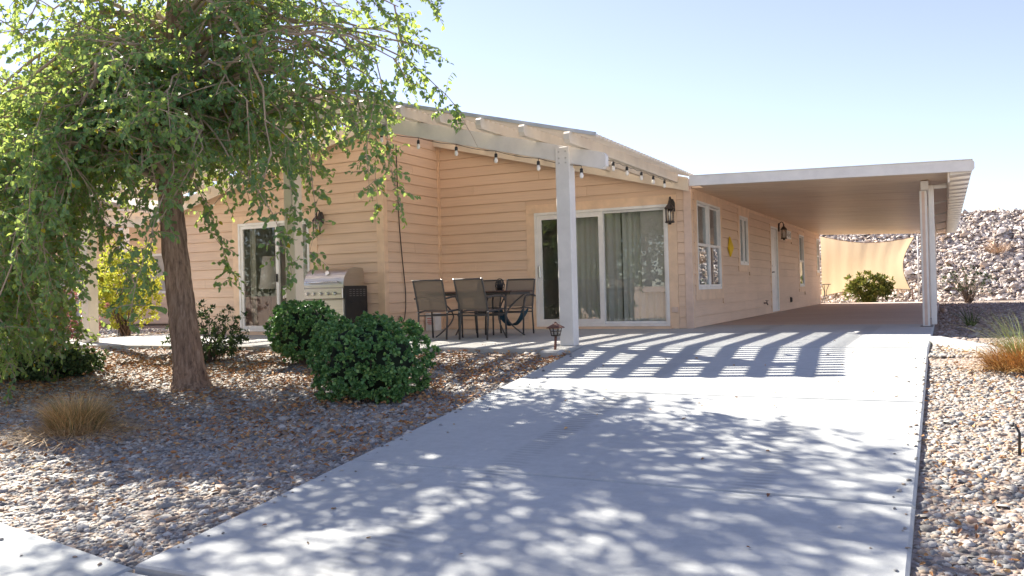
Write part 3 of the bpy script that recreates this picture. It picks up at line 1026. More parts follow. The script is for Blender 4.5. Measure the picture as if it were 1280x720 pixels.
bl = [(x, 9.755, zb(x) - 0.115) for x in (-3.94, -4.52, -5.12, -5.71, -6.30, -6.90, -7.5, -8.1)]
cord = []
for (x, y, z), (x2, y2, z2) in zip(bl, bl[1:]):
    for q in range(5):
        t_ = q / 5
        cord.append((x + (x2 - x) * t_, y, zb(x + (x2 - x) * t_) - 0.008 - 0.02 * math.sin(math.pi * t_)))
string_light(cord, bl, 'row of clear bulbs in black sockets hanging under the front beam of the patio cover')
bl = [(-3.955, y, 2.335) for y in (10.35, 10.94, 11.50, 12.14, 12.72, 13.31)]
string_light([(-3.955, 9.9, zr(-3.925) - 0.003)] + [(-3.955, y, zr(-3.925) - 0.006 - 0.012 * (i % 2)) for i, y in enumerate(np.arange(10.0, 13.8, 0.15))], bl,
             'row of clear bulbs in black sockets hanging under the rightmost rafter of the patio cover')


# ------------------------------------------------------------------ wall lanterns
def lantern(loc, d, label):
    """d: unit vector pointing away from the wall"""
    x, y, z = loc
    t = thing('wall_lantern', loc, label, 'lantern', 'carriage lanterns on the house walls')
    D = Vector((d[0], d[1], 0)); S_ = Vector((-d[1], d[0], 0))
    c = Vector(loc) + D * 0.13
    mb = MB()
    mb.prism([(-0.06, -0.02), (0.06, -0.02), (0.06, 0.12), (0.03, 0.19), (-0.03, 0.19), (-0.06, 0.12)],
             lambda u, v, s: tuple(Vector(loc) + S_ * u + D * (0.0 if s == 0 else 0.025) + Vector((0, 0, v))))
    mb.build('back_plate', BRONZE, t)
    mb = MB()
    arc = [Vector(loc) + D * (0.02 + 0.055 * (1 - math.cos(a)) ) + Vector((0, 0, 0.12 + 0.10 * math.sin(a))) for a in np.linspace(0, math.pi, 9)]
    mb.tube(arc + [c + Vector((0, 0, 0.10))], 0.011, 6)
    mb.build('arm', BRONZE, t)
    mb = MB(); mb.lathe([(0.082, 0.02), (0.086, 0.03), (0.05, 0.075), (0.02, 0.105), (0.012, 0.13), (0.02, 0.14), (0.012, 0.16)], c, 8, smooth=False); mb.build('cap', BRONZE, t)
    mb = MB(); mb.lathe([(0.075, -0.215), (0.08, -0.205), (0.07, -0.185), (0.03, -0.18)], c, 8, smooth=False)
    mb.lathe([(0.02, -0.245), (0.03, -0.23), (0.02, -0.216)], c, 8); mb.build('base', BRONZE, t)
    mb = MB()
    for k in range(6):
        a = math.pi / 3 * k
        mb.tube([c + Vector((0.064 * math.cos(a), 0.064 * math.sin(a), -0.19)), c + Vector((0.072 * math.cos(a), 0.072 * math.sin(a), 0.025))], 0.006, 5)
    mb.build('cage', BRONZE, t)
    mb = MB(); mb.lathe([(0.058, -0.183), (0.064, 0.018)], c, 12); mb.build('lamp_glass', LAMPGLASS, t)
    mb = MB(); mb.lathe([(0.011, -0.18), (0.011, -0.10), (0.017, -0.085), (0.019, -0.06), (0.010, -0.03), (0.003, -0.015)], c, 10); mb.build('candle_bulb', BULBGLASS, t)


lantern((-4.06, YW - 0.027, 1.985), (0, -1), 'bronze glass lantern on the trim right of the large sliding door')
lantern((-9.99, YL - 0.024, 2.02), (0, -1), 'bronze glass lantern above the gas grill by the left sliding door')
lantern((HX + 0.024, 22.51, 2.06), (1, 0), 'black lantern beside the white door in the carport')

# hanging power cord, wall ornament
mb = MB()
cp_ = [(XI + 0.035, 12.63, 3.35), (XI + 0.035, 12.64, 2.6), (XI + 0.035, 12.67, 1.9), (XI + 0.04, 12.73, 1.3), (XI + 0.045, 12.80, 0.75), (XI + 0.045, 12.79, 0.45),
       (XI + 0.05, 12.74, 0.27), (XI + 0.06, 12.66, 0.19), (XI + 0.06, 12.60, 0.22), (XI + 0.06, 12.585, 0.27)]
mb.tube(cp_, 0.0085, 6)
mb.tube([(XI + 0.06, 12.585, 0.27), (XI + 0.06, 12.58, 0.31)], 0.014, 6)
tag(mb.build('power_cord', BLACK), 'black power cord hanging down the tan return wall behind the chairs', 'cord')
mb = MB()
oy, oz = 16.85, 1.45
prof = [(-0.02, 0.21), (-0.09, 0.08), (-0.15, -0.03), (-0.06, -0.12), (0.0, -0.20), (0.09, -0.12), (0.26, 0.0), (0.12, 0.06), (0.03, 0.11), (0.02, 0.19)]
n_ = len(prof)
vs = [(HX + 0.028, oy + u, oz + v) for u, v in prof] + [(HX + 0.055, oy + u * 0.9, oz + v * 0.9) for u, v in prof] + [(HX + 0.11, oy + 0.02, oz - 0.02)]
mb.add(vs, [(i, (i + 1) % n_, n_ + (i + 1) % n_, n_ + i) for i in range(n_)] + [(n_ + i, n_ + (i + 1) % n_, 2 * n_) for i in range(n_)])
tag(mb.build('wall_ornament', YEL), 'yellow folded star shaped ornament on the carport wall between two windows', 'ornament')


# ------------------------------------------------------------------ patio chairs and table
def make_chair():
    t = thing('patio_chair', (0, 0, 0), 'x', 'chair', 'sling chairs around the patio table')
    hw = 0.24
    for s in (-1, 1):                                  # the chair faces +y
        mb = MB()
        mb.tube([(s * hw, -0.36, 0.885), (s * hw, -0.33, 0.80), (s * hw, -0.25, 0.55), (s * hw, -0.21, 0.40), (s * hw, -0.215, 0.30), (s * hw, -0.25, 0.0)], 0.0145, 8)
        mb.build('rear_leg', FRAME, t)
        mb = MB()
        mb.tube([(s * (hw + 0.03), -0.27, 0.615), (s * (hw + 0.035), -0.10, 0.635), (s * (hw + 0.035), 0.10, 0.635), (s * (hw + 0.035), 0.20, 0.61),
                 (s * (hw + 0.03), 0.245, 0.54), (s * (hw + 0.02), 0.255, 0.40), (s * (hw + 0.015), 0.27, 0.0)], 0.0145, 8)
        a_ = mb.build('front_leg', FRAME, t)
        mb = MB(); mb.tube([(s * hw, -0.255, 0.615), (s * (hw + 0.032), -0.262, 0.615)], 0.013, 6); mb.build('arm_joint', FRAME, a_)
        mb = MB(); mb.tube([(s * hw, -0.22, 0.405), (s * hw, 0.0, 0.425), (s * hw, 0.25, 0.44), (s * hw, 0.275, 0.425)], 0.0135, 8); mb.build('seat_rail', FRAME, t)
        mb = MB(); mb.lathe([(0.012, -0.008), (0.017, 0.0), (0.012, 0.010)], (s * hw, -0.362, 0.888), 8); mb.build('cap', STEEL, t)
        mb = MB(); mb.lathe([(0.011, -0.008), (0.015, 0.0), (0.011, 0.008)], (s * (hw + 0.008), -0.232, 0.408), 8); mb.build('cap', STEEL, t)
    mb = MB()
    mb.tube([(-hw, -0.362, 0.885), (hw, -0.362, 0.885)], 0.0125, 8); mb.build('top_rail', FRAME, t)
    mb = MB(); mb.tube([(-hw, 0.255, 0.36), (hw, 0.255, 0.36)], 0.0105, 8); mb.tube([(-hw, -0.225, 0.36), (hw, -0.225, 0.36)], 0.0105, 8); mb.build('stretcher', FRAME, t)

    def sheet(pts, sag):
        vs, fs = [], []
        m, n = len(pts), 9
        for j, (y, z) in enumerate(pts):
            for i in range(n):
                u = i / (n - 1) * 2 - 1
                k = (1 - u * u) * sag * math.sin(math.pi * j / (m - 1))
                vs.append((u * hw, y - k * 0.5, z - k * 0.5))
        for j in range(m - 1):
            for i in range(n - 1):
                fs.append((j * n + i, j * n + i + 1, (j + 1) * n + i + 1, (j + 1) * n + i))
        mb = MB(); mb.add(vs, fs, True); return mb
    sheet([(-0.36, 0.88), (-0.33, 0.80), (-0.29, 0.68), (-0.25, 0.55), (-0.22, 0.44)], 0.03).build('backrest', SLING, t)
    sheet([(-0.22, 0.42), (-0.10, 0.42), (0.0, 0.43), (0.12, 0.438), (0.25, 0.445), (0.275, 0.43)], 0.04).build('seat', SLING, t)
    return t


ch = make_chair()
spots = [(-6.87, 11.10, 0.08, 'brown sling chair nearest the wall cord, its back toward the camera'),
         (-6.13, 11.10, -0.06, 'brown sling chair in front of the table centre, its back toward the camera'),
         (-6.20, 12.30, math.pi + 0.10, 'brown sling chair at right far side of the table facing the camera'),
         (-6.86, 12.38, math.pi - 0.05, 'brown sling chair at left far side of the table mostly hidden behind nearer chairs')]
for i, (x, y, rz, lab) in enumerate(spots):
    c = ch if i == 0 else dup(ch)
    c.location = (x, y, 0.002); c.rotation_euler = (0, 0, rz); c['label'] = lab

tb = thing('patio_table', (-6.52, 11.74, 0), 'patio table with thin brown rimmed top and curved iron legs between sling chairs', 'table')
mb = MB(); mb.bbox(-7.28, -5.76, 11.36, 12.12, 0.685, 0.71, 0.01); mb.build('tabletop', WOODBROWN, tb)
mb = MB(); mb.box(-7.24, -5.80, 11.40, 12.08, 0.645, 0.684); mb.build('apron', FRAME, tb)
for sx in (-1, 1):
    for sy_ in (-1, 1):
        cx, cy_ = -6.52 + sx * 0.34, 11.74 + sy_ * 0.12
        pts = []
        for q in range(13):
            a = q / 12
            o = 0.20 * (2 * abs(a - 0.5)) ** 1.6
            pts.append((cx + sx * (0.06 + o * 1.15), cy_ + sy_ * (0.01 + o * 0.9), 0.645 * (1 - a)))
        mb = MB(); mb.tube(pts, 0.012, 7); mb.build('leg', FRAME, tb)
mb = MB(); ring = [(-6.52 + 0.40 * math.cos(a), 11.74 + 0.14 * math.sin(a), 0.33) for a in np.linspace(0, 2 * math.pi, 25)]
mb.tube(ring, 0.009, 6); mb.build('stretcher_ring', FRAME, tb)
mb = MB(); mb.tube([(-6.52, 11.74, 0.0), (-6.52, 11.74, 0.66)], 0.001, 4)
# wire caddy on the table
cq = thing('wire_caddy', (-6.235, 11.90, 0.711), 'small black wire caddy with loop handle standing on the patio table', 'caddy')
mb = MB()
for z in (0.006, 0.05, 0.095):
    rr = 0.062 + z * 0.15
    mb.tube([(-6.235 + rr * math.cos(a), 11.90 + rr * math.sin(a), 0.711 + z) for a in np.linspace(0, 2 * math.pi, 15)], 0.005, 5)
for k in range(14):
    a = 2 * math.pi * k / 14
    mb.tube([(-6.235 + 0.062 * math.cos(a), 11.90 + 0.062 * math.sin(a), 0.714), (-6.235 + 0.076 * math.cos(a), 11.90 + 0.076 * math.sin(a), 0.806)], 0.0035, 4)
mb.build('basket', BLACK, cq)
mb = MB(); mb.tube([(-6.235 + 0.074 * math.cos(a), 11.90, 0.80 + 0.10 * math.sin(a)) for a in np.linspace(0, math.pi, 11)], 0.006, 6); mb.build('handle', BLACK, cq)
mb = MB()
for k in range(7):
    a = k * 0.9
    p0 = Vector((-6.235 + 0.028 * math.cos(a), 11.90 + 0.028 * math.sin(a), 0.716))
    mb.tube([p0, p0 + Vector((0.01 * math.cos(a), 0.01 * math.sin(a), 0.10 + 0.01 * k))], 0.017, 6)
mb.build('contents', BLACK, cq)
# teal cloth slung under the right far chair
vs, fs = [], []
n1, n2 = 15, 6
for i in range(n1):
    a = i / (n1 - 1)
    x = -6.44 + 0.48 * a
    z = 0.40 - 0.24 * math.sin(math.pi * a) ** 0.7
    for j in range(n2):
        y = 12.10 + 0.05 * j
        vs.append((x, y, z + 0.02 * math.sin(j * 1.7 + a * 7)))
for i in range(n1 - 1):
    for j in range(n2 - 1):
        fs.append((i * n2 + j, i * n2 + j + 1, (i + 1) * n2 + j + 1, (i + 1) * n2 + j))
mb = MB(); mb.add(vs, fs, True)
tag(mb.build('cloth_sling', TEAL), 'dark teal cloth drooping in a loop below the seat of the right far chair', 'cloth')
# white box by the return wall
bx = thing('carton', (-8.50, 13.55, 0), 'small white carton with faded red print on patio floor beside wall corner', 'box')
mb = MB(); mb.bbox(-8.61, -8.39, 13.42, 13.62, 0.001, 0.33, 0.004); mb.build('body', CARD, bx)
mb = MB()
for k, (a, b, z) in enumerate(((-8.57, -8.44, 0.22), (-8.56, -8.46, 0.18), (-8.57, -8.48, 0.15), (-8.55, -8.43, 0.12))):
    mb.box(a, b, 13.4165, 13.4195, z, z + 0.018)
mb.build('print', PINKP, bx)

# ------------------------------------------------------------------ grill
gr = thing('gas_grill', (-9.4, 11.75, 0), 'stainless steel gas grill with domed lid and black vented side on patio', 'grill')
gx0, gx1, gy0, gy1 = -9.83, -8.935, 11.46, 12.06
mb = MB(); mb.bbox(gx0, gx1 - 0.025, gy0 + 0.03, gy1, 0.10, 0.64, 0.006); mb.build('cabinet', STEEL, gr)
for a, b in ((gx0 + 0.02, -9.41), (-9.40, gx1 - 0.04)):
    mb = MB(); mb.bbox(a, b, gy0 + 0.008, gy0 + 0.028, 0.12, 0.625, 0.005); d_ = mb.build('cabinet_door', STEEL, gr)
    hx = b - 0.05 if b < -9.3 else a + 0.05
    mb = MB(); mb.tube([(hx, gy0 + 0.006, 0.40), (hx, gy0 - 0.03, 0.42), (hx, gy0 - 0.03, 0.56), (hx, gy0 + 0.006, 0.58)], 0.008, 6); mb.build('handle', CHROME, d_)
mb = MB(); mb.bbox(gx0, gx1 - 0.025, gy0 - 0.02, gy1, 0.645, 0.83, 0.008); cpn = mb.build('control_panel', STEEL, gr)
for k in range(5):
    x = gx0 + 0.12 + k * 0.145
    mb = MB(); mb.tube([(x, gy0 - 0.021, 0.735), (x, gy0 - 0.03, 0.735)], 0.036, 14); mb.tube([(x, gy0 - 0.03, 0.735), (x, gy0 - 0.062, 0.735)], [0.027, 0.022], 14); mb.build('knob', CHROME, cpn)
mb = MB(); mb.box(gx1 - 0.36, gx1 - 0.06, gy0 - 0.026, gy0 - 0.0205, 0.722, 0.732); mb.build('trim_line', BLACK, cpn)
# lid: rounded section extruded along x
prof = [(gy0 + 0.03, 0.835)] + [(gy0 + 0.34 - 0.31 * math.cos(a), 0.87 + 0.30 * math.sin(a)) for a in np.linspace(0.05, math.pi / 2, 9)] + [(gy1 - 0.04, 1.16), (gy1 - 0.005, 1.08), (gy1 - 0.005, 0.835)]
mb = MB(); mb.prism(prof, lambda u, v, s: (gx0 + 0.0 if s == 0 else gx1 - 0.045, u, v)); lid = mb.build('lid', STEEL, gr)
for x in (gx0 - 0.006, gx1 - 0.044):
    mb = MB(); mb.prism([(p[0] * 1.0, p[1]) for p in prof], lambda u, v, s, x=x: (x if s == 0 else x + 0.005, gy0 + 0.32 + (u - gy0 - 0.32) * 1.02, 0.835 + (v - 0.835) * 1.02)); mb.build('lid_end', STEEL, lid)
mb = MB(); mb.tube([(gx0 + 0.10, gy0 + 0.06, 0.93), (gx0 + 0.10, gy0 - 0.03, 0.93), (gx1 - 0.16, gy0 - 0.03, 0.93), (gx1 - 0.16, gy0 + 0.06, 0.93)], 0.013, 8); mb.build('lid_handle', CHROME, lid)
mb = MB(); mb.lathe([(0.045, 0), (0.045, 0.01)], (0, 0, 0), 14)
mb2 = MB(); mb2.tube([(-9.36, gy0 + 0.115, 1.075), (-9.36, gy0 + 0.08, 1.09)], 0.04, 14); mb2.build('thermometer', CHROME, lid)
# black side with louvres
mb = MB(); mb.bbox(gx1 - 0.024, gx1, gy0 + 0.02, gy1 + 0.03, 0.10, 0.86, 0.004); sp_ = mb.build('side_panel', BLACK, gr)
DARKSLOT = painted('vent_slot_edge', (0.16, 0.15, 0.145), 0.6)
for r_ in range(4):
    for c_ in range(5):
        y = gy0 + 0.13 + c_ * 0.095; z = 0.685 + r_ * 0.035
        mb = MB(); mb.box(gx1 + 0.0005, gx1 + 0.005, y, y + 0.055, z, z + 0.012); mb.build('vent_slot', DARKSLOT, sp_)
for y in (gy0 + 0.16, gy0 + 0.40):
    mb = MB(); mb.bbox(gx1 + 0.0005, gx1 + 0.012, y, y + 0.10, 0.56, 0.60, 0.004); mb.build('grip', BLACK, sp_)
mb = MB(); mb.bbox(-10.27, gx0 - 0.008, gy0, gy1 - 0.03, 0.80, 0.86, 0.008); mb.bbox(-10.27, -10.24, gy0 - 0.003, gy0 + 0.02, 0.665, 0.80, 0.003); mb.bbox(-10.238, gx0 - 0.008, gy0 + 0.002, gy0 + 0.018, 0.68, 0.799, 0.004); mb.build('side_shelf', STEEL, gr)
for x in (gx0 + 0.08, gx1 - 0.10):
    for y in (gy0 + 0.09, gy1 - 0.06):
        mb = MB(); mb.tube([(x - 0.02, y, 0.05), (x + 0.02, y, 0.05)], 0.048, 14); mb.tube([(x, y, 0.05), (x, y, 0.099)], 0.012, 6); mb.build('caster', BLACK, gr)

# ------------------------------------------------------------------ small things in the yard
def path_light(x, y, z, h, label, tilt=0.0):
    t = thing('path_light', (x, y, z), label, 'path light')
    mb = MB(); mb.tube([(x, y, z - 0.04), (x + tilt * 0.5, y, z + h * 0.35), (x + tilt, y, z + h - 0.10)], 0.017, 8); mb.build('stem', RUST, t)
    c = (x + tilt, y, z + h - 0.10)
    mb = MB(); mb.lathe([(0.035, -0.012), (0.062, -0.004), (0.062, 0.006)], c, 4, smooth=False); mb.build('base', BRONZE, t)
    mb = MB()
    for k in range(8):
        a = math.pi / 4 * k
        mb.tube([(c[0] + 0.055 * math.cos(a), c[1] + 0.055 * math.sin(a), c[2] + 0.004), (c[0] + 0.078 * math.cos(a), c[1] + 0.078 * math.sin(a), c[2] + 0.09)], 0.0055, 4)
    mb.tube([(c[0] + 0.068 * math.cos(a), c[1] + 0.068 * math.sin(a), c[2] + 0.05) for a in np.linspace(0, 2 * math.pi, 13)], 0.004, 4)
    mb.build('cage', BRONZE, t)
    mb = MB(); mb.lathe([(0.045, 0.007), (0.06, 0.088)], c, 10); mb.build('lamp_glass', LAMPGLASS, t)
    mb = MB(); mb.lathe([(0.115, 0.086), (0.118, 0.094), (0.05, 0.128), (0.02, 0.145), (0.012, 0.16)], c, 4, smooth=False); mb.build('cap', RUST, t)


path_light(-4.15, 9.28, -0.10, 0.36, 'rusty bronze path light standing in gravel by the patio post', 0.02)
# second, bare stake at the right of the drive
mb = MB(); mb.tube([(0.38, 6.0, -0.40), (0.385, 6.0, -0.24), (0.36, 6.01, -0.19)], 0.009, 6)
mb.tube([(0.36, 6.01, -0.19), (0.345, 6.02, -0.20)], 0.012, 6)
tag(mb.build('drip_stake', BLACK), 'thin black drip irrigation stake in gravel right of the driveway', 'stake')
# concrete edging strip at the right
eg = thing('edging_strip', (0.1, 10.5, -0.04), 'pale concrete edging strip crossing the gravel right of the driveway', 'edging')
pts = [(-0.145, 11.32), (0.10, 10.55), (0.35, 9.76), (0.72, 8.9)]
for (xa, ya), (xb, yb) in zip(pts, pts[1:]):
    d = Vector((xb - xa, yb - ya)).normalized(); nrm = Vector((d.y, -d.x)) * -0.085
    e_ = d * 0.004
    P4 = [(xa + e_.x - nrm.x, ya + e_.y - nrm.y), (xb - e_.x - nrm.x, yb - e_.y - nrm.y), (xb - e_.x + nrm.x, yb - e_.y + nrm.y), (xa + e_.x + nrm.x, ya + e_.y + nrm.y)]
    mb = MB(); slab(mb, P4, lambda x, y: gz(y) + 0.035 if y < 9.9 else 0.035, 0.12, 0.015)
    mb.build('concrete_piece', CONC2, eg)
# yellow leaf and stones on the walk
mb = MB(); mb.add([(-5.95, 3.93, gz(3.93) + 0.02), (-5.91, 3.955, gz(3.93) + 0.03), (-5.89, 4.02, gz(3.93) + 0.045), (-5.93, 3.985, gz(3.93) + 0.03)], [(0, 1, 2, 3)])
tag(mb.build('yellow_leaf', YEL), 'bright yellow leaf lying on gravel in front of dry grass', 'leaf')

# ------------------------------------------------------------------ shade sail and small table behind the carport
nu, nv = 28, 16
TL, TR, BR, BL = [Vector(p) for p in ((-4.02, 33.1, 2.42), (-0.89, 33.1, 2.24), (-1.06, 33.1, 0.385), (-4.03, 33.1, 0.21))]
vs, fs = [], []
for j in range(nv + 1):
    v = j / nv
    for i in range(nu + 1):
        u = i / nu
        p = TL.lerp(TR, u).lerp(BL.lerp(BR, u), v)
        su, sv = math.sin(math.pi * u), math.sin(math.pi * v)
        p.z += -0.22 * su * (1 - v) ** 1.5 + 0.14 * su * v ** 1.5
        p.x += -0.30 * sv * u ** 2.0 + 0.02 * sv * (1 - u) ** 2
        p.y += -0.10 * su * sv + 0.012 * math.sin(u * 46) * (0.4 + 0.6 * abs(v - 0.5)) + 0.006 * math.sin(u * 19 + v * 3)
        vs.append(p)
for j in range(nv):
    for i in range(nu):
        fs.append((j * (nu + 1) + i, j * (nu + 1) + i + 1, (j + 1) * (nu + 1) + i + 1, (j + 1) * (nu + 1) + i))
sa = thing('shade_sail', (-2.4, 33.1, 0.2), 'tan fabric shade sail stretched upright across the back of the carport', 'shade sail')
mb = MB(); mb.add(vs, fs, True); mb.build('cloth', SAIL, sa)
mb = MB()
ed = [vs[i] for i in range(nu + 1)] + [vs[(j) * (nu + 1) + nu] for j in range(1, nv + 1)] + [vs[nv * (nu + 1) + i] for i in range(nu - 1, -1, -1)]
mb.tube([Vector(p) + Vector((0, -0.004, 0)) for p in ed], 0.009, 5); mb.build('hem', RUST, sa)
for px, hh, lean in ((-0.80, 2.26, 0.0), (-1.0, 0.38, 0.0)):
    mb = MB(); mb.tube([(px, 33.15, -0.1), (px + lean, 33.15, hh)], 0.022, 8); mb.build('stake', RUST, sa) if hh < 1 else mb.build('stake', ALU, sa)
st = thing('side_table', (-3.62, 31.05, 0), 'small dark metal side table at the back corner of the house', 'table')
mb = MB(); mb.lathe([(0.19, 0.64), (0.20, 0.65), (0.19, 0.665)], (-3.66, 31.05, 0), 18); mb.build('table_top', FRAME, st)
for k in range(3):
    a = 2.1 * k + 0.4
    mb = MB(); mb.tube([(-3.66 + (0.03 + 0.13 * abs(2 * q - 0.9) ** 1.5) * math.cos(a), 31.05 + (0.03 + 0.13 * abs(2 * q - 0.9) ** 1.5) * math.sin(a), 0.64 * (1 - q)) for q in np.linspace(0, 1, 9)], 0.011, 6)
    mb.build('leg', FRAME, st)

# ------------------------------------------------------------------ foliage helpers
def rand_dirs(n, r=None):
    r = r or rng
    v = r.normal(size=(n, 3)); return v / np.linalg.norm(v, axis=1, keepdims=True)


def leaf_arrays(P, D, N, L, W, fold=0.25, curl=0.15):
    """pointed leaves at P, long axis D, surface normal N, length L, width W -> 6 verts, 2 quads each"""
    n = len(P)
    D = D / np.linalg.norm(D, axis=1, keepdims=True)
    S_ = np.cross(D, N); S_ /= (np.linalg.norm(S_, axis=1, keepdims=True) + 1e-9)
    Nn = np.cross(S_, D)
    L = L[:, None]; Wd = W[:, None] * 0.5
    base = P
    tip = P + D * L - Nn * L * curl
    l1 = P + D * L * 0.28 + S_ * Wd * 0.9 + Nn * Wd * fold
    l2 = P + D * L * 0.66 + S_ * Wd * 0.85 + Nn * Wd * fold - Nn * L * curl * 0.4
    r1 = P + D * L * 0.28 - S_ * Wd * 0.9 + Nn * Wd * fold
    r2 = P + D * L * 0.66 - S_ * Wd * 0.85 + Nn * Wd * fold - Nn * L * curl * 0.4
    V = np.stack([base, l1, l2, tip, r2, r1], 1).reshape(-1, 3)
    k = np.arange(n)[:, None] * 6
    F = np.concatenate([k + np.array([[0, 1, 2, 3]]), k + np.array([[0, 3, 4, 5]])])
    return V, F


def leaves_obj(name, P, D, N, L, W, mat_, parent, var=None, **kw):
    V, F = leaf_arrays(P, D, N, L, W, **kw)
    var = rng.random(len(P)) if var is None else var
    return raw_mesh(name, V, F, mat_, parent, attr=np.repeat(var, 6), smooth=False)


def multi_tube(paths, n=5):
    """many thin tubes in one mesh: list of (pts, radii)"""
    mb = MB()
    for p, r in paths:
        mb.tube(p, r, n, cap=False)
    return mb


# ------------------------------------------------------------------ the big tree
TB = Vector((-7.62, 6.94, gz(6.94) - 0.06))
tree = thing('tree', TB, 'large leafy tree with leaning brown trunk and drooping branches in the gravel bed', 'tree')
tp = [(-7.60, 6.94, TB.z), (-7.615, 6.94, TB.z + 0.10), (-7.63, 6.94, TB.z + 0.30), (-7.69, 6.94, 0.45), (-7.78, 6.95, 1.1), (-7.87, 6.96, 1.8), (-7.93, 7.0, 2.6),
      (-7.92, 7.05, 3.4), (-7.84, 7.1, 4.3), (-7.80, 7.2, 5.2), (-7.7, 7.25, 6.2), (-7.65, 7.3, 7.0)]
tr = [0.235, 0.190, 0.165, 0.150, 0.138, 0.130, 0.122, 0.108, 0.088, 0.065, 0.04, 0.02]
# resample and roughen
tv, tf = [], []
NS, NR = 26, 96
tpa, tra = np.array(tp), np.array(tr)
tt = np.linspace(0, len(tp) - 1, NR)
cx = np.interp(tt, range(len(tp)), tpa[:, 0]); cyy = np.interp(tt, range(len(tp)), tpa[:, 1]); cz = np.interp(tt, range(len(tp)), tpa[:, 2]); rr = np.interp(tt, range(len(tp)), tra)
phs = rng.random(8) * 6.28
for i in range(NR):
    for k in range(NS):
        a = 2 * math.pi * k / NS
        z = cz[i]
        f_ = 1 + 0.055 * math.sin(5 * a + phs[0] + z * 0.6) + 0.04 * math.sin(9 * a + phs[1] - z * 1.1) + 0.03 * math.sin(13 * a + phs[2] + z * 2.3) + 0.03 * math.sin(3 * a + z * 2.1)
        f_ += 0.035 * rng.standard_normal() * (1 if i else 0)
        if i < 12: f_ += 0.16 * (1 - i / 12) ** 2 * max(0, math.sin(2.5 * a + 0.8))
        tv.append((cx[i] + rr[i] * f_ * math.cos(a), cyy[i] + rr[i] * f_ * math.sin(a), z))
for i in range(NR - 1):
    for k in range(NS):
        k2 = (k + 1) % NS
        tf.append((i * NS + k, i * NS + k2, (i + 1) * NS + k2, (i + 1) * NS + k))
mb = MB(); mb.add(tv, tf, True); mb.build('trunk', BARK, tree)


def trunk_at(z):
    return np.array([np.interp(z, cz, cx), np.interp(z, cz, cyy), z]), float(np.interp(z, cz, rr))


def skew(x, y):
    return x + 1.1 * (y - 7.2)


def zmin(x):
    """lowest foliage as the crown runs from its weeping left side to the lifted right side"""
    return float(np.interp(x, [-12.5, -9.75, -9.45, -8.7, -8.2, -7.6, -7.1, -6.6, -6.1, -5.4, -5.0, -4.6, -4.2],
                           [-0.25, -0.25, 1.2, 1.5, 1.5, 1.3, 1.3, 1.55, 1.85, 2.1, 2.2, 2.4, 3.0]))


targets = []
C0, RAD = np.array([-8.05, 7.3, 4.5]), np.array([3.2, 3.0, 2.9])
g_ = (1 + 5 ** 0.5) / 2
NT = 76
for i in range(NT):
    ph = 2 * math.pi * i / g_
    u = 1 - 2 * (i + 0.5) / NT
    d = np.array([math.cos(ph) * math.sqrt(1 - u * u), math.sin(ph) * math.sqrt(1 - u * u), u])
    s_ = 0.55 + 0.45 * ((i * 7) % 10) / 10
    t_ = C0 + d * RAD * s_ + rng.normal(size=3) * 0.2
    t_[2] = max(t_[2], zmin(skew(t_[0], t_[1])) + 0.35)
    xe = skew(t_[0], t_[1])
    if t_[2] > 5.4 and i % 2: continue
    targets.append((t_, (1.0 if xe < -7.6 else 0.55) if t_[2] < 3.6 else (0.40 if xe < -8.2 else 0.30)))
    if skew(*targets[-1][0][:2]) > -4.3: targets.pop()
for i in range(42):
    x_, y_ = rng.uniform(-12.0, -6.0), rng.uniform(5.6, 9.4)
    zf_ = max(zmin(skew(x_, y_)) + 0.3, 1.5)
    targets.append((np.array([x_, y_, rng.uniform(zf_, max(zf_ + 0.6, 3.9))]), 0.8))
for i in range(13):
    targets.append((np.array([rng.uniform(-11.2, -8.8), rng.uniform(4.1, 5.4), rng.uniform(4.0, 6.4)]), 0.7))
# weeping left side down to the ground
for i in range(46):
    y_ = rng.uniform(5.4, 7.8)
    t_ = np.array([rng.uniform(-1.80, -1.41) * y_, y_, rng.uniform(-0.15, 0.9) if i % 2 else rng.uniform(0.8, 2.6)])
    targets.append((t_, 0.7))
# sprays reaching right
for p in ((-4.95, 7.7, 3.9), (-5.2, 7.0, 3.2), (-4.75, 7.4, 4.4), (-5.5, 7.3, 2.7), (-5.3, 7.8, 2.9), (-5.7, 6.9, 3.3), (-6.0, 7.9, 2.6), (-4.85, 7.2, 3.6), (-6.3, 7.0, 2.3), (-5.9, 7.5, 3.7),
          (-5.0, 6.6, 4.6), (-5.4, 6.2, 5.0), (-4.35, 7.5, 3.6), (-4.5, 7.6, 4.1), (-4.4, 7.3, 3.2), (-4.6, 7.1, 4.0), (-4.9, 7.5, 3.3), (-5.6, 7.4, 3.2), (-6.1, 7.2, 3.0), (-6.4, 7.6, 3.4), (-6.6, 7.3, 2.4), (-6.9, 6.6, 2.2), (-6.5, 8.2, 2.8), (-7.2, 7.9, 2.4), (-6.3, 6.6, 2.7), (-4.6, 7.9, 2.9), (-4.3, 7.6, 2.9), (-4.75, 7.0, 3.0), (-7.0, 7.3, 2.0), (-5.2, 7.9, 3.5)):
    targets.append((np.array(p), 0.8))
targets = [q for q in targets if skew(q[0][0], q[0][1]) < -4.3]
limbs, subs, twigs = [], [], []
LP, LDr, LN = [], [], []


def bez(p0, p1, p2, n):
    t = np.linspace(0, 1, n)[:, None]
    return (1 - t) ** 2 * p0 + 2 * t * (1 - t) * p1 + t ** 2 * p2


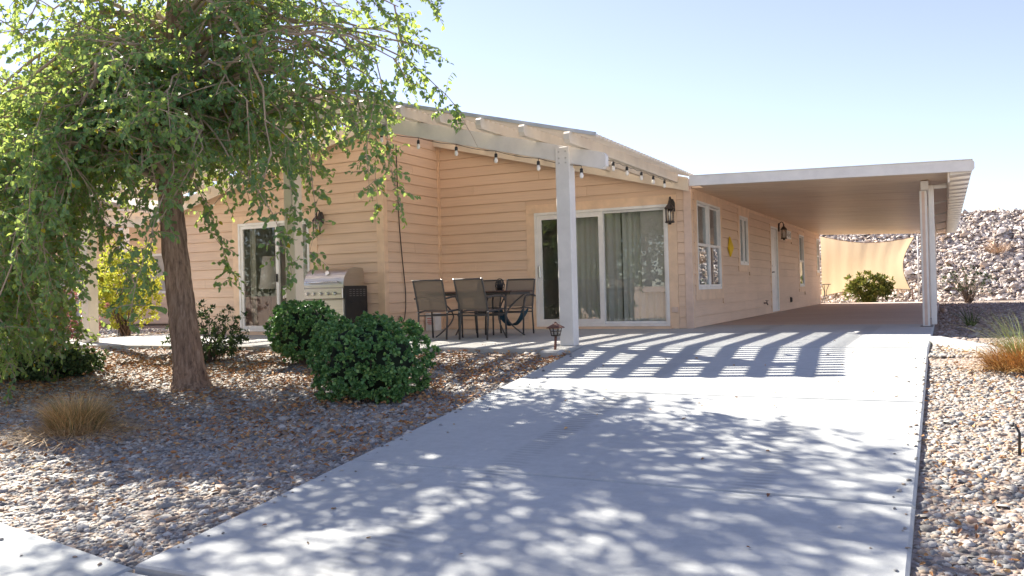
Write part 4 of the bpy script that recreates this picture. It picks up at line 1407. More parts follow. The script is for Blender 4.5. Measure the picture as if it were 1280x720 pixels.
def spray(p, d, ln, floor):
    """one leafy twig that droops"""
    n = 6
    pts = [p]
    d = d / np.linalg.norm(d)
    for k in range(n):
        d = d + np.array([0, 0, -0.085]) + rng.normal(size=3) * 0.13
        d /= np.linalg.norm(d)
        pts.append(pts[-1] + d * ln / n)
    pts = np.array(pts)
    if pts[:, 2].min() < floor or skew(pts[-1, 0], pts[-1, 1]) > -3.85: return
    twigs.append(([tuple(q) for q in pts[::2]], [0.0045, 0.0035, 0.0025, 0.0015][:len(pts[::2])]))
    m = max(4, int(ln / 0.036))
    for j in range(m):
        t = (j + 0.6) / m * n
        i = min(int(t), n - 1)
        q = pts[i] + (pts[i + 1] - pts[i]) * (t - i)
        ax = pts[i + 1] - pts[i]; ax /= np.linalg.norm(ax)
        sd = np.cross(ax, rng.normal(size=3)); sd /= np.linalg.norm(sd)
        dd = ax * 0.5 + sd * 0.9 + np.array([0, 0, -0.55])
        LP.append(q); LDr.append(dd); LN.append(np.array([0, 0, 1.0]) + rng.normal(size=3) * 0.75)


for t_, dens in targets:
    hd = math.hypot(t_[0] + 7.9, t_[1] - 7.0)
    zs_ = min(6.6, max(2.0, t_[2] - hd * 0.25 + rng.uniform(-0.5, 0.9)))
    if t_[2] < 2.2: zs_ = rng.uniform(2.6, 4.0)
    p0, r0 = trunk_at(zs_)
    mid = (p0 + t_) / 2 + np.array([0, 0, 0.25 * hd + 0.35]) + rng.normal(size=3) * 0.25
    if t_[2] < 2.2: mid = np.array([p0[0] * 0.25 + t_[0] * 0.75, p0[1] * 0.3 + t_[1] * 0.7, max(zs_, t_[2] + 1.3) + 0.6])
    B = bez(p0, mid, t_, 12)
    B[1:-1] += rng.normal(size=(10, 3)) * 0.035
    limbs.append(([tuple(q) for q in B], list(np.linspace(min(0.034, r0 * 0.4), 0.005, 12))))
    if dens == 0.7 and t_[2] < 2.7:                       # weeping side: leafy whips hang from these limbs
        for j in range(4):
            f = rng.uniform(0.45, 1.0) * 11
            i = min(int(f), 10)
            q = B[i] + (B[i + 1] - B[i]) * (f - i)
            d = np.array([rng.normal() * 0.35, rng.normal() * 0.35, -0.5])
            pts = [q]
            ln = min(rng.uniform(0.7, 1.3), max(0.3, q[2] + 0.3))
            for k in range(7):
                d = d + np.array([0, 0, -0.12]) + rng.normal(size=3) * 0.08
                d /= np.linalg.norm(d); pts.append(pts[-1] + d * ln / 7)
            if skew(pts[-1][0], pts[-1][1]) > -9.75: continue
            subs.append(([tuple(v) for v in pts], list(np.linspace(0.006, 0.002, 8))))
            for k in range(1, 8):
                for r_ in range(3):
                    spray(np.array(pts[k]), rng.normal(size=3) * 0.8 + np.array([0, 0, -0.2]), rng.uniform(0.14, 0.30), -0.36)
    ns = int({1.0: 11, 0.8: 9, 0.7: 12, 0.55: 9, 0.40: 7, 0.30: 5}[dens])
    for j in range(ns):
        f = 0.16 + 0.84 * (j + rng.random()) / ns
        i = min(int(f * 11), 10)
        q = B[i] + (B[i + 1] - B[i]) * (f * 11 - i)
        ax = (B[i + 1] - B[i]); ax /= np.linalg.norm(ax)
        d = ax * 0.6 + rng.normal(size=3) * np.array([0.7, 0.7, 0.45]) + np.array([0, 0, -0.05])
        d /= np.linalg.norm(d)
        ln = rng.uniform(0.45, 0.95) * (1.0 if dens == 1 else 0.7)
        e = q + d * ln + np.array([0, 0, -0.18 * ln])
        xe = skew(e[0], e[1])
        fl = zmin(xe) - (rng.random() ** 2.2) * (0.95 if -8.2 < xe < -5.0 else 0.3)
        if e[2] < fl or xe > -3.95: continue
        gap = math.sin(e[0] * 4.6 + 1.0) * math.sin(e[1] * 5.1 + 0.5) + 0.8 * math.sin(e[2] * 4.9 + e[0]) * math.sin(e[1] * 3.7 - e[2] * 2.3)
        if e[2] > 2.9 and gap > 0.30: continue                            # the open windows between foliage clumps
        S3 = bez(q, q + d * ln * 0.55, e, 5)
        subs.append(([tuple(v) for v in S3], [0.010, 0.008, 0.007, 0.005, 0.003]))
        for k in range(5):
            ff = 0.15 + 0.85 * k / 4
            ii = min(int(ff * 4), 3)
            qq = S3[ii] + (S3[ii + 1] - S3[ii]) * (ff * 4 - ii)
            dd = d * 0.7 + rng.normal(size=3) * np.array([0.75, 0.75, 0.5])
            spray(qq, dd, rng.uniform(0.22, 0.50), fl - 0.25)
# long hanging whips with leaves
for (x, y, z, ln) in ((-6.75, 6.4, 1.75, 1.3), (-6.55, 6.6, 1.6, 1.1), (-6.95, 6.2, 1.5, 1.25), (-6.2, 7.3, 2.1, 1.1), (-5.35, 7.4, 2.5, 0.9), (-5.55, 7.6, 2.4, 0.75), (-6.35, 7.1, 2.2, 1.15), (-8.1, 5.6, 2.2, 1.0),
                      (-8.6, 6.2, 1.7, 1.1), (-8.85, 6.4, 1.6, 0.9), (-9.2, 6.6, 1.6, 1.2), (-5.05, 7.6, 2.7, 0.8), (-5.2, 7.3, 2.6, 1.0), (-7.05, 6.5, 1.5, 0.9)):
    p = np.array([x, y, z + 0.5])
    # its branch comes from the trunk
    q0, _ = trunk_at(z + 1.2)
    B = bez(q0, (q0 + p) / 2 + np.array([0, 0, 0.5]), p, 9)
    limbs.append(([tuple(q) for q in B], list(np.linspace(0.02, 0.008, 9))))
    pts = [p]
    d = np.array([rng.normal() * 0.35 + 0.35, rng.normal() * 0.35, -0.6])
    for k in range(9):
        d = d + np.array([0, 0, -0.12]) + rng.normal(size=3) * 0.08
        d /= np.linalg.norm(d); pts.append(pts[-1] + d * (ln + 0.5) / 9)
    subs.append(([tuple(v) for v in pts], list(np.linspace(0.007, 0.002, 10))))
    for k in range(1, 10):
        for r_ in range(3):
            spray(np.array(pts[k]), rng.normal(size=3) * 0.8 + np.array([0.1, 0, -0.25]), rng.uniform(0.14, 0.30), -0.35)
LP, LDr, LN = np.array(LP), np.array(LDr), np.array(LN)
nL = len(LP)
print('tree leaves', nL, 'twigs', len(twigs), 'subs', len(subs))
Ls = rng.uniform(0.046, 0.076, nL)
crown = leaves_obj('crown', LP, LDr, LN, Ls, Ls * rng.uniform(0.66, 0.88, nL), LEAF, tree,
                   var=np.where(rng.random(nL) < 0.02, 1.0, np.clip(rng.beta(2, 2.6, nL) * 0.95, 0, 0.96)), fold=0.30, curl=0.18)
multi_tube(limbs, 7).build('limbs', TWIG, tree)
multi_tube(subs, 5).build('branches', TWIG, tree)
multi_tube(twigs, 3).build('twigs', TWIG, tree)


# ------------------------------------------------------------------ shrubs
def shrub(name, c, rad, n, leaf, label, cat='shrub', mat_=BOX_L, stems=14, lump=0.16, inner=0.45, up=0.25, wr=0.6, base=None, smat=TWIG_D, box=2.0, clusters=None, stem_show=0.0, core=None):
    c = np.array(c, float); rad = np.array(rad, float)
    zb_ = c[2] - rad[2] if base is None else base
    t = thing(name, (c[0], c[1], zb_), label, cat)
    # clusters of leaves on a lumpy shell
    m = clusters or max(40, n // 14)
    d = rand_dirs(m)
    if box != 2.0:
        d = np.sign(d) * np.abs(d) ** (2 / box); d /= (np.sum(np.abs(d) ** box, 1, keepdims=True) ** (1 / box))
    a1, a2 = rng.random(3) * 6.28, rng.random(3) * 6.28
    lum = 1 + lump * (np.sin(d[:, 0] * 5 + a1[0]) * np.sin(d[:, 1] * 6 + a1[1]) + 0.6 * np.sin(d[:, 2] * 7 + a2[0] + d[:, 0] * 4))
    rr_ = (inner + (1 - inner) * rng.random(m) ** 0.4) * lum
    P = c + d * rad * rr_[:, None]
    P = P[P[:, 2] > zb_ + stem_show * rad[2] * 2 * rng.random(m)]
    per = max(3, n // len(P))
    idx = np.repeat(np.arange(len(P)), per)
    out = (P[idx] - c) / rad
    out /= np.linalg.norm(out, axis=1, keepdims=True) + 1e-6
    dd = out * 0.6 + rng.normal(size=(len(idx), 3)) * 0.75 + np.array([0, 0, up])
    dd /= np.linalg.norm(dd, axis=1, keepdims=True)
    q = P[idx] + dd * leaf * 0.5 * rng.random((len(idx), 1))
    q[:, 2] = np.maximum(q[:, 2], zb_ + 0.01)
    N = out + rng.normal(size=out.shape) * 0.6 + np.array([0, 0, 0.4])
    L = leaf * rng.uniform(0.7, 1.25, len(idx))
    leaves_obj('foliage', q, dd, N, L, L * wr, mat_, t, fold=0.2, curl=0.1)
    paths = []
    for k in range(stems):
        e = P[rng.integers(len(P))]
        b = np.array([c[0] + rng.normal() * 0.06 * rad[0], c[1] + rng.normal() * 0.06 * rad[1], zb_ - 0.03])
        mid = np.array([b[0] * 0.55 + e[0] * 0.45, b[1] * 0.55 + e[1] * 0.45, b[2] * 0.35 + e[2] * 0.65])
        B = bez(b, mid, e, 6); B[1:-1] += rng.normal(size=(4, 3)) * 0.02
        paths.append(([tuple(v) for v in B], list(np.linspace(0.013, 0.003, 6) * (0.6 + rad.max() * 0.5))))
    multi_tube(paths, 5).build('stems', smat, t)
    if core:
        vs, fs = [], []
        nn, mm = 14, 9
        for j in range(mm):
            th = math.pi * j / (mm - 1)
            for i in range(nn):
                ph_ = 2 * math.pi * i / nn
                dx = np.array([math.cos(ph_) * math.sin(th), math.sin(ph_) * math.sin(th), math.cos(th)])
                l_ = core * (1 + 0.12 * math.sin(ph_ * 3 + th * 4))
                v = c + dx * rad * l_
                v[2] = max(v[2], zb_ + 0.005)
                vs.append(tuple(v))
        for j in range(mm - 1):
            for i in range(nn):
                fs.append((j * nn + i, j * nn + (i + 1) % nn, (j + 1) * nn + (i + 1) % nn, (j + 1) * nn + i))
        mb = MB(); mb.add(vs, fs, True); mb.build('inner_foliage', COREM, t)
    return t


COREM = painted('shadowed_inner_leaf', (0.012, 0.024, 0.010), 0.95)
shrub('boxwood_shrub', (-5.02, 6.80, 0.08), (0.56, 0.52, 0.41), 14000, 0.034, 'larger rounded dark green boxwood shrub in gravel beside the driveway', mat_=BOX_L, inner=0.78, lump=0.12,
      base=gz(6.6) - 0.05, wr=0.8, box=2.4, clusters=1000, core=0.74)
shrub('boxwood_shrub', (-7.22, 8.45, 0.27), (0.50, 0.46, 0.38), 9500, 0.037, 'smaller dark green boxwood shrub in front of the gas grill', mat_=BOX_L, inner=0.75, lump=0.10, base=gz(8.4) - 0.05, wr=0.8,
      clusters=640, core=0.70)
shrub('leafy_shrub', (-8.95, 8.5, 0.22), (0.55, 0.5, 0.36), 3000, 0.05, 'loose dark green shrub low behind the tree trunk', mat_=DARK_L, inner=0.3, lump=0.2, base=gz(8.5) - 0.05, wr=0.4, stems=22)
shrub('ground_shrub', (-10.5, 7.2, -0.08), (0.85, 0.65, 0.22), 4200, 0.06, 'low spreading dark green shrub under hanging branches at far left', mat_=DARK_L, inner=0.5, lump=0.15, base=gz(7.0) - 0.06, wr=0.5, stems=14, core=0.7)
shrub('red_shrub', (-14.3, 10.1, 0.48), (0.8, 0.6, 0.5), 2600, 0.055, 'pinkish red leaved shrub behind hanging branches at far left', mat_=RED_L, inner=0.3, lump=0.2, base=-0.05, wr=0.55, stems=24)
shrub('yellow_shrub', (-15.9, 12.75, 1.02), (0.88, 0.75, 0.92), 11500, 0.06, 'tall sunlit yellow green shrub beyond the patio end', mat_=YEL_L, inner=0.25, lump=0.2, base=-0.05, wr=0.5, stems=46, stem_show=0.30)
shrub('oleander_shrub', (-2.3, 32.1, 0.46), (0.80, 0.55, 0.46), 2600, 0.14, 'olive green thick leaved shrub in front of the tan shade sail', mat_=OLE_L, inner=0.2, lump=0.25, base=-0.03, wr=0.36, stems=26, up=0.6)
shrub('desert_shrub', (0.66, 30.3, 0.72), (0.80, 0.7, 0.46), 1500, 0.05, 'sparse twiggy desert shrub at foot of the rock slope', mat_=DARK_L, inner=0.35, lump=0.3, base=-0.05, wr=0.4, stems=60, stem_show=0.0)


# ------------------------------------------------------------------ grasses
def blades(c, n, spread, h, lean, w_, cols, zbase, droop=0.6, hv=0.35):
    """tapered bending blades; returns V, F, colours"""
    c = np.array(c, float)
    a = rng.random(n) * 2 * math.pi
    r_ = np.sqrt(rng.random(n)) * spread
    P = np.stack([c[0] + r_ * np.cos(a), c[1] + r_ * np.sin(a), np.full(n, zbase)], 1)
    aa = a + rng.normal(size=n) * 0.7
    out = np.stack([np.cos(aa), np.sin(aa), np.zeros(n)], 1)
    H = h * (1 - hv + hv * 2 * rng.random(n))
    ln = lean * (0.25 + r_ / spread) * (0.5 + rng.random(n))
    side_ = np.stack([-np.sin(aa + rng.normal(size=n)), np.cos(aa), np.zeros(n)], 1)
    rows = []
    for t in (0, 0.4, 0.75, 1.0):
        q = P + out * (H * ln)[:, None] * (t ** 1.6)
        q[:, 2] += H * (t - droop * 0.5 * ln * t ** 2.4)
        wd = w_ * (1 - 0.92 * t)
        rows += [q - side_ * wd, q + side_ * wd]
    V = np.stack(rows, 1).reshape(-1, 3)
    V[:, 2] = np.maximum(V[:, 2], zbase + 0.004)
    k = np.arange(n)[:, None] * 8
    F = np.concatenate([k + np.array([[0, 1, 3, 2]]), k + np.array([[2, 3, 5, 4]]), k + np.array([[4, 5, 7, 6]])])
    cols = np.array(cols)
    cc = cols[rng.integers(len(cols), size=n)] * (0.75 + 0.5 * rng.random((n, 1)))
    return V, F, np.repeat(cc, 8, 0)


def join(parts):
    V, F, Cc, o = [], [], [], 0
    for v, f, c in parts:
        V.append(v); F.append(f + o); Cc.append(c); o += len(v)
    return np.concatenate(V), np.concatenate(F), np.concatenate(Cc)


STRAW = [(0.74, 0.49, 0.22), (0.62, 0.40, 0.17), (0.80, 0.58, 0.30), (0.42, 0.27, 0.12)]
zg_ = ground_z(-6.8, 5.0)
t = thing('dry_grass', (-6.95, 5.05, zg_), 'clump of dry tan bunch grass in the left gravel bed', 'grass clump')
V, F, Cc = join([blades((-6.95, 5.05, 0), 2100, 0.19, 0.32, 0.66, 0.0032, STRAW + [(0.20, 0.22, 0.07)], zg_), blades((-6.95, 5.05, 0), 600, 0.30, 0.22, 1.6, 0.0030, STRAW, zg_, 0.9)])
raw_mesh('blades', V, F, BLADE, t, col=Cc)
V, F, Cc = blades((-6.78, 4.95, 0), 420, 0.42, 0.10, 5.0, 0.0032, STRAW, zg_ + 0.02, 0.4)
raw_mesh('fallen_straw', V, F, BLADE, t, col=Cc)
zg_ = ground_z(0.5, 8.95)
t = thing('bunch_grass', (0.62, 8.95, zg_), 'orange and green bunch grass at the end of the edging strip', 'grass clump')
ORG = [(0.52, 0.27, 0.08), (0.42, 0.20, 0.06), (0.60, 0.38, 0.12), (0.30, 0.17, 0.06)]
GRN = [(0.25, 0.34, 0.08), (0.35, 0.42, 0.14), (0.42, 0.42, 0.18)]
V, F, Cc = join([blades((0.62, 8.9, 0), 1300, 0.27, 0.27, 1.0, 0.0035, ORG, zg_), blades((0.62, 8.9, 0), 500, 0.30, 0.16, 1.6, 0.0035, ORG, zg_, 0.9),
                 blades((0.68, 9.1, 0), 330, 0.20, 0.50, 0.7, 0.0035, GRN, zg_, 0.7)])
raw_mesh('blades', V, F, BLADE, t, col=Cc)
zg_ = -0.05
t = thing('grass_tuft', (0.36, 15.4, zg_), 'small dark green grass tuft in shaded gravel beside the carport', 'grass clump')
V, F, Cc = blades((0.36, 15.4, 0), 36, 0.07, 0.34, 0.8, 0.010, [(0.06, 0.10, 0.03), (0.10, 0.14, 0.05)], zg_)
raw_mesh('blades', V, F, BLADE, t, col=Cc)

# ------------------------------------------------------------------ stones
def dome():
    """rounded pebble: two rings of six and a crown point"""
    n, vs = 6, []
    for r_, z in ((1.0, -0.35), (0.86, 0.38)):
        for k in range(n):
            a = 2 * math.pi * k / n
            vs.append((r_ * math.cos(a), r_ * math.sin(a), z))
    vs.append((0, 0, 0.86))
    fs = [(k, (k + 1) % n, n + (k + 1) % n, n + k) for k in range(n)]
    fs += [(n + k, n + (k + 1) % n, n + (k + 2) % n, 2 * n) for k in (0, 2, 4)]
    return np.array(vs), np.array(fs)


DV, DF = dome()


def stones(name, X, Y, Zc, size, cols, mat_, flat=(0.45, 0.75), tilt=0.35, rough=0.16, smooth=True):
    n = len(X)
    a = rng.random(n) * 2 * math.pi
    sx = size * rng.uniform(0.8, 1.35, n); sy_ = size * rng.uniform(0.55, 1.0, n); sz = size * rng.uniform(*flat, n)
    V = DV[None] * (1 + rng.normal(size=(n, 13, 1)) * rough * 0.6) + rng.normal(size=(n, 13, 3)) * rough * 0.4
    V = V * np.stack([sx, sy_, sz], 1)[:, None]
    # tilt about x then spin about z
    tl = rng.normal(size=n) * tilt
    c_, s_ = np.cos(tl)[:, None], np.sin(tl)[:, None]
    y, z = V[:, :, 1] * c_ - V[:, :, 2] * s_, V[:, :, 1] * s_ + V[:, :, 2] * c_
    ca, sa_ = np.cos(a)[:, None], np.sin(a)[:, None]
    x, y = V[:, :, 0] * ca - y * sa_, V[:, :, 0] * sa_ + y * ca
    V = np.stack([x + X[:, None], y + Y[:, None], z + (Zc + sz * 0.35)[:, None]], 2).reshape(-1, 3)
    k = np.arange(n)[:, None, None] * 13
    F = (k + DF[None]).reshape(-1, 4)
    cols = np.array(cols)
    cc = cols[rng.integers(len(cols), size=n)] * rng.uniform(0.82, 1.12, (n, 1))
    o = raw_mesh(name, V, F, mat_, col=np.repeat(np.clip(cc, 0, 0.9), 13, 0), smooth=smooth)
    return tag(o, kind='stuff')


GCOL = [(0.32, 0.30, 0.265), (0.25, 0.24, 0.22), (0.40, 0.375, 0.325), (0.48, 0.45, 0.39), (0.38, 0.30, 0.23), (0.32, 0.235, 0.165), (0.17, 0.16, 0.145), (0.41, 0.32, 0.23), (0.55, 0.52, 0.46), (0.28, 0.285, 0.28)]
GZ = np.vectorize(ground_z)


def scatter(x0, x1, y0, y1, n, keep):
    X, Y = rng.uniform(x0, x1, n), rng.uniform(y0, y1, n)
    k = keep(X, Y)
    return X[k], Y[k]


def left_keep(X, Y):
    lxv = np.where(Y < 7, -3.60 - np.maximum(0, Y - 2.9) * 0.055, -3.826 - (Y - 7) * 0.062)
    return (X < lxv - 0.025) & (Y > 3.16 - (X + 5.07) * 0.166 + 0.02) & (X > -1.85 * Y - 0.2) & (Y < 9.36)


def pebble(X, Y, size, nm):
    return stones(nm, X, Y, GZ(X, Y) - 0.004, size, GCOL, STONE)


X, Y = scatter(-9.5, -3.5, 2.85, 5.4, 33000, left_keep)
pebble(X, Y, rng.gamma(5, 0.0028, len(X)) + 0.004, 'gravel')
X, Y = scatter(-15.5, -3.5, 5.4, 9.36, 46000, left_keep)
pebble(X, Y, rng.gamma(5, 0.0032, len(X)) + 0.005, 'gravel')
# the driveway edge gets a denser border of small stones
X, Y = scatter(-0.16, 1.9, 1.6, 11.4, 32000, lambda X, Y: (X > XR + 0.02) & (X < 0.25 + 0.11 * Y) & ((X > 0.62 - (Y - 9.0) * 0.33) | (Y < 11.2 - 2.9 * (X + 0.1))))
pebble(X, Y, rng.gamma(5, 0.0025, len(X)) + 0.004, 'gravel')
X, Y = scatter(-0.1, 4.0, 11.3, 31, 9000, lambda X, Y: X < 0.6 + 0.11 * Y)
stones('gravel', X, Y, GZ(X, Y) - 0.006, rng.gamma(8, 0.0028, len(X)) + 0.005, [(0.28, 0.21, 0.17), (0.34, 0.27, 0.23), (0.22, 0.17, 0.14), (0.42, 0.36, 0.32)], STONE)
X, Y = scatter(-23, -14.5, 9.5, 16, 3500, lambda X, Y: X < -14.5)
pebble(X, Y, rng.gamma(8, 0.004, len(X)) + 0.006, 'gravel')
# a few larger loose stones one can tell apart
for (x, y, s_, cc_, lab) in ((0.09, 4.72, 0.032, (0.52, 0.36, 0.26), 'rounded tan stone in gravel right of the driveway, left of a pair'), (0.16, 4.73, 0.030, (0.46, 0.31, 0.22), 'rounded tan stone in gravel right of the driveway, right of a pair'),
                             (-0.02, 21.9, 0.11, (0.45, 0.33, 0.26), 'fist sized pale rock on shaded gravel behind the carport post'),
                             (-4.60, 2.72, 0.026, (0.30, 0.29, 0.29), 'small grey stone lying alone on the sidewalk')):
    zz = (gz(y) - 0.018) if y < 2.9 else ground_z(x, y) + 0.012
    o = stones('stone', np.array([x]), np.array([y]), np.array([zz]), np.array([s_]), [cc_], STONE)
    del o['kind']; tag(o, lab, 'stone')

# a few pebbles and leaves that strayed onto the concrete
n_ = 60
Y = rng.uniform(3.1, 9.2, n_); off_ = rng.exponential(0.07, n_)
X = np.where(Y < 7, -3.60 - np.maximum(0, Y - 2.9) * 0.055, -3.826 - (Y - 7) * 0.062) + 0.01 + off_
stones('stray_gravel', X, Y, np.array([gz(y) for y in Y]) + 0.002, rng.gamma(5, 0.0016, n_) + 0.003, GCOL, STONE)
n_ = 70
Y = rng.uniform(2.2, 9.2, n_); X = XR - 0.01 - rng.exponential(0.05, n_)
stones('stray_gravel', X, Y, np.array([gz(y) for y in Y]) + 0.002, rng.gamma(5, 0.0016, n_) + 0.003, GCOL, STONE)
n_ = 14
X = rng.uniform(-5.6, -3.8, n_); Y = 2.95 - rng.exponential(0.12, n_)
stones('stray_gravel', X, Y, np.array([gz(y) for y in Y]) - 0.016, rng.gamma(5, 0.002, n_) + 0.003, GCOL, STONE)

# fallen leaves
def litter(n, box_, keep, col, sz, nm='leaf_litter', lift=0.022):
    X, Y = scatter(*box_, n, keep)
    n = len(X)
    D = rng.normal(size=(n, 3)) * np.array([1, 1, 0.25]); N = np.array([0, 0, 1.0]) + rng.normal(size=(n, 3)) * 0.5
    P = np.stack([X, Y, GZ(X, Y) + lift + 0.02 * rng.random(n)], 1)
    L = sz * rng.uniform(0.6, 1.3, n)
    V, F = leaf_arrays(P, D, N, L, L * 0.5, 0.4, 0.2)
    col = np.array(col)
    cc = col[rng.integers(len(col), size=n)] * rng.uniform(0.7, 1.3, (n, 1))
    return tag(raw_mesh(nm, V, F, LITTER, col=np.repeat(np.clip(cc, 0, 0.9), 6, 0)), kind='stuff')


LC = [(0.40, 0.19, 0.07), (0.48, 0.26, 0.10), (0.28, 0.13, 0.06), (0.55, 0.34, 0.15)]


def lk(X, Y):
    dens = np.clip((Y - 3.4) / 4.5, 0.10, 1) * (0.45 + 0.55 * (np.sin(X * 2.3 + Y) * np.sin(Y * 2.9 - X * 1.3) > -0.15))
    return left_keep(X, Y) & (rng.random(len(X)) < dens)


litter(34000, (-15, -3.5, 2.9, 9.36), lk, LC, 0.044, lift=0.024)
def on_slab(n, X, Y):
    D = rng.normal(size=(n, 3)) * np.array([1, 1, 0.12]); N = np.array([0, 0, 1.0]) + rng.normal(size=(n, 3)) * 0.3
    L = 0.035 * rng.uniform(0.6, 1.3, n)
    P = np.stack([X, Y, np.array([gz(y) if y < 9.86 else 0.0 for y in Y]) + 0.008], 1)
    V, F = leaf_arrays(P, D, N, L, L * 0.5, 0.4, 0.2)
    cc = np.array(LC)[rng.integers(len(LC), size=n)] * rng.uniform(0.7, 1.3, (n, 1))
    tag(raw_mesh('stray_leaf', V, F, LITTER, col=np.repeat(np.clip(cc, 0, 0.9), 6, 0)), kind='stuff')


on_slab(70, np.concatenate([rng.uniform(-3.5, -0.3, 40), rng.uniform(-9, -4.2, 30)]), np.concatenate([rng.uniform(3.2, 11, 40), rng.uniform(9.45, 10.2, 30)]))
litter(1500, (-0.14, 1.2, 2, 10.8), lambda X, Y: X < 0.3 + 0.09 * Y, LC, 0.034)

# ------------------------------------------------------------------ rock slope behind
HB, HT = 33.35, 37.6


def hill_z(x, y):
    t = min(1, max(0, (y - HB) / (HT - HB)))
    return -0.06 + (3.2 + 0.10 * math.sin(x * 0.45) + 0.05 * math.sin(x * 1.7)) * (t ** 1.05)


xs = np.concatenate([np.linspace(-90, -14, 20), np.linspace(-12, 14, 53), np.linspace(18, 90, 19)])
ys = np.array([32.0, 32.7, 33.1, 33.4, 34.0, 34.7, 35.5, 36.3, 37.1, 37.6, 38.4, 42, 60])
vs = [(x, y, hill_z(x, y) + (0.05 * math.sin(x * 3.1 + y * 2) if 33.5 < y < 38 else 0) - (0.02 if y < 33 else 0)) for y in ys for x in xs]
nx = len(xs)
mb = MB(); mb.add(vs, [(j * nx + i, j * nx + i + 1, (j + 1) * nx + i + 1, (j + 1) * nx + i) for j in range(len(ys) - 1) for i in range(nx - 1)], True)
tag(mb.build('hill', HILLM), kind='structure')
n = 19000
X = rng.uniform(-7, 8, n); Y = HB - 0.25 + rng.random(n) ** 0.95 * (HT - HB + 0.7)
Zc = np.vectorize(hill_z)(X, Y)
stones('rock_cover', X, Y, Zc + 0.01, np.minimum(rng.gamma(3.0, 0.016, n) + 0.025, 0.22), [(0.58, 0.51, 0.45), (0.47, 0.40, 0.35), (0.68, 0.61, 0.54), (0.75, 0.69, 0.62), (0.42, 0.35, 0.30), (0.64, 0.50, 0.38), (0.56, 0.49, 0.44)], ROCK, (0.55, 0.95), 0.6, 0.30, False)
for (x, y, h_) in ((-2.3, 37.3, 0.55), (1.75, 35.6, 0.45), (-0.6, 37.5, 0.35)):
    zz = hill_z(x, y)
    t = thing('dry_brush', (x, y, zz), {0: 'dry tan brush on rock slope above the middle of the shade sail', 1: 'dry tan brush halfway up the rock slope right of the carport', 2: 'dry tan brush on rock slope above the right end of the shade sail'}[0 if x < -1 else (1 if x > 1 else 2)], 'brush')
    V, F, Cc = blades((x, y, 0), 260, 0.30, h_, 0.9, 0.008, [(0.42, 0.28, 0.18), (0.50, 0.36, 0.24)], zz)
    raw_mesh('blades', V, F, BLADE, t, col=Cc)

# ------------------------------------------------------------------ neighbouring house at far left
nb = thing('neighbor_house', (-22, 18, 0), 'neighbouring tan house with its own cream patio cover, half hidden behind foliage at left', 'house')
NY = 18.2
PN = lambda u, v, n: (u, NY - n, v)
siding_wall(nb, PN, -34, -18.6, 2.75, [], (-34, -18.7), [(-26.2, -24.6, 0, 2.2), (-21.9, -20.6, 0.8, 2.2)], [], name='wall', expo=0.28)
for (a, b, z0, z1, nm) in ((-26.1, -24.7, 0.05, 2.1, 'sliding_door'), (-21.8, -20.7, 0.9, 2.1, 'window')):
    mb = MB(); frame_rect(mb, PN, a, b, z0, z1, 0.07, 0.001, 0.04); fo = mb.build(nm, WHITE, nb)
    mb = MB(); mb.box(a + 0.07, b - 0.07, NY - 0.018, NY - 0.004, z0 + 0.07, z1 - 0.07); mb.build('pane', DARK, fo)
mb = MB(); mb.box(-18.66, -18.6, NY + 0.001, 34, 0, 2.75); mb.build('side_wall', SIDING, nb)
mb = MB(); mb.hexa([(-26.3, NY - 0.3, 4.45), (-18.2, NY - 0.3, 2.62), (-18.2, 34, 2.62), (-26.3, 34, 4.45), (-26.3, NY - 0.3, 4.55), (-18.2, NY - 0.3, 2.74), (-18.2, 34, 2.74), (-26.3, 34, 4.55)]); mb.build('roof', ROOFM, nb)
mb = MB(); mb.hexa([(-34.4, NY - 0.3, 2.62), (-26.302, NY - 0.3, 4.45), (-26.302, 34, 4.45), (-34.4, 34, 2.62), (-34.4, NY - 0.3, 2.74), (-26.302, NY - 0.3, 4.55), (-26.302, 34, 4.55), (-34.4, 34, 2.74)]); mb.build('roof', ROOFM, nb)
mb = MB(); mb.prism([(-33.9, 2.752), (-18.62, 2.752), (-26.3, 4.44)], lambda u, v, s: (u, NY + 0.06 if s == 0 else NY, v)); mb.build('gable', SIDING, nb)
npc = thing('patio_cover', (-20, 15.2, 0), 'cream slatted patio cover of the neighbouring house behind the yellow shrub', 'pergola')
zn = lambda x: 2.55 + 0.10 * max(0, -18.5 - x)
mb = MB(); mb.hexa([(-30, 15.15, zn(-30)), (-18.2, 15.15, zn(-18.2)), (-18.2, 15.25, zn(-18.2)), (-30, 15.25, zn(-30)), (-30, 15.15, zn(-30) + 0.25), (-18.2, 15.15, zn(-18.2) + 0.25), (-18.2, 15.25, zn(-18.2) + 0.25), (-30, 15.25, zn(-30) + 0.25)])
mb.build('beam', PATIO, npc)
for k in range(20):
    x = -18.4 - 0.6 * k
    mb = MB(); mb.box(x - 0.022, x + 0.022, 14.75, NY - 0.03, zn(x) + 0.252, zn(x) + 0.39); mb.build('rafter', PATIO, npc)
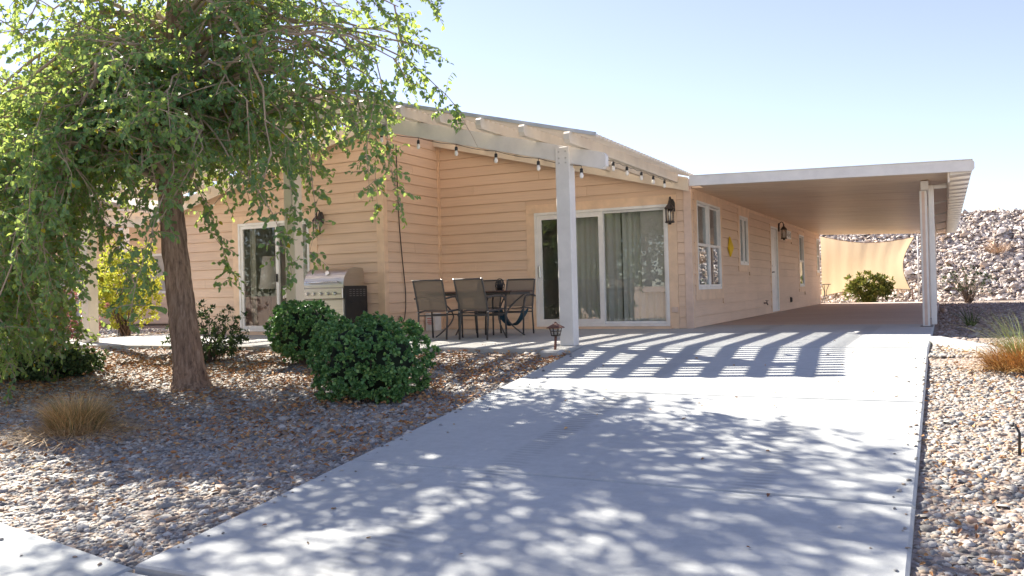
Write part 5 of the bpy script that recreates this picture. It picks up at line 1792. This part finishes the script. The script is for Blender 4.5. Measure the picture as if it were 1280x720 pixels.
for k in range(26):
    y = 14.72 + 0.13 * k
    mb = MB(); mb.hexa([(-30, y, zn(-30) + 0.392), (-18.1, y, zn(-18.1) + 0.392), (-18.1, y + 0.062, zn(-18.1) + 0.392), (-30, y + 0.062, zn(-30) + 0.392), (-30, y, zn(-30) + 0.43), (-18.1, y, zn(-18.1) + 0.43), (-18.1, y + 0.062, zn(-18.1) + 0.43), (-30, y + 0.062, zn(-30) + 0.43)])
    mb.build('slat', PATIO, npc)
for x in (-18.9, -23.2, -27.5):
    mb = MB(); mb.bbox(x - 0.09, x + 0.09, 15.11, 15.29, -0.05, zn(x) - 0.002, 0.006); mb.build('post', POSTM, npc)

# ------------------------------------------------------------------ across the street (seen only as reflections in the glass)
def far_tree(x, y, h, r_, label):
    t = thing('street_tree', (x, y, -0.9), label, 'tree', 'trees across the street')
    mb = MB(); mb.tube([(x, y, -0.95), (x + 0.1, y, 0.8), (x, y + 0.1, h * 0.6)], [0.2, 0.15, 0.05], 8); mb.build('trunk', BARK, t)
    n = 2600
    d = rand_dirs(n); q = np.array([x, y, h * 0.55]) + d * np.array([r_, r_, h * 0.5]) * (0.35 + 0.65 * rng.random((n, 1)) ** 0.5)
    q[:, 2] = np.maximum(q[:, 2], 0.1)
    L = rng.uniform(0.15, 0.34, n)
    leaves_obj('crown', q, rng.normal(size=(n, 3)) + np.array([0, 0, -0.3]), rng.normal(size=(n, 3)) + np.array([0, 0, 0.6]), L, L * 0.6, DARK_L, t)
for (x, y, h, r_) in ((-9.5, -14, 5.2, 2.6), (-14.2, -16, 6.0, 3.1), (-19.5, -15.5, 5.6, 3.0), (-25, -16, 6.2, 3.2), (-31, -17, 6.0, 3.2), (-37, -18, 6, 3.2), (-4.5, -16, 5.2, 2.8), (-43, -19, 6, 3.3)):
    far_tree(x, y, h, r_, 'leafy tree behind the low block wall across the street, behind the camera')
mb = MB(); mb.box(-60, 30, -12.2, -12.0, -1.0, 0.75)
tag(mb.build('block_wall', TRIM2), 'low plain block wall across the street', 'wall')
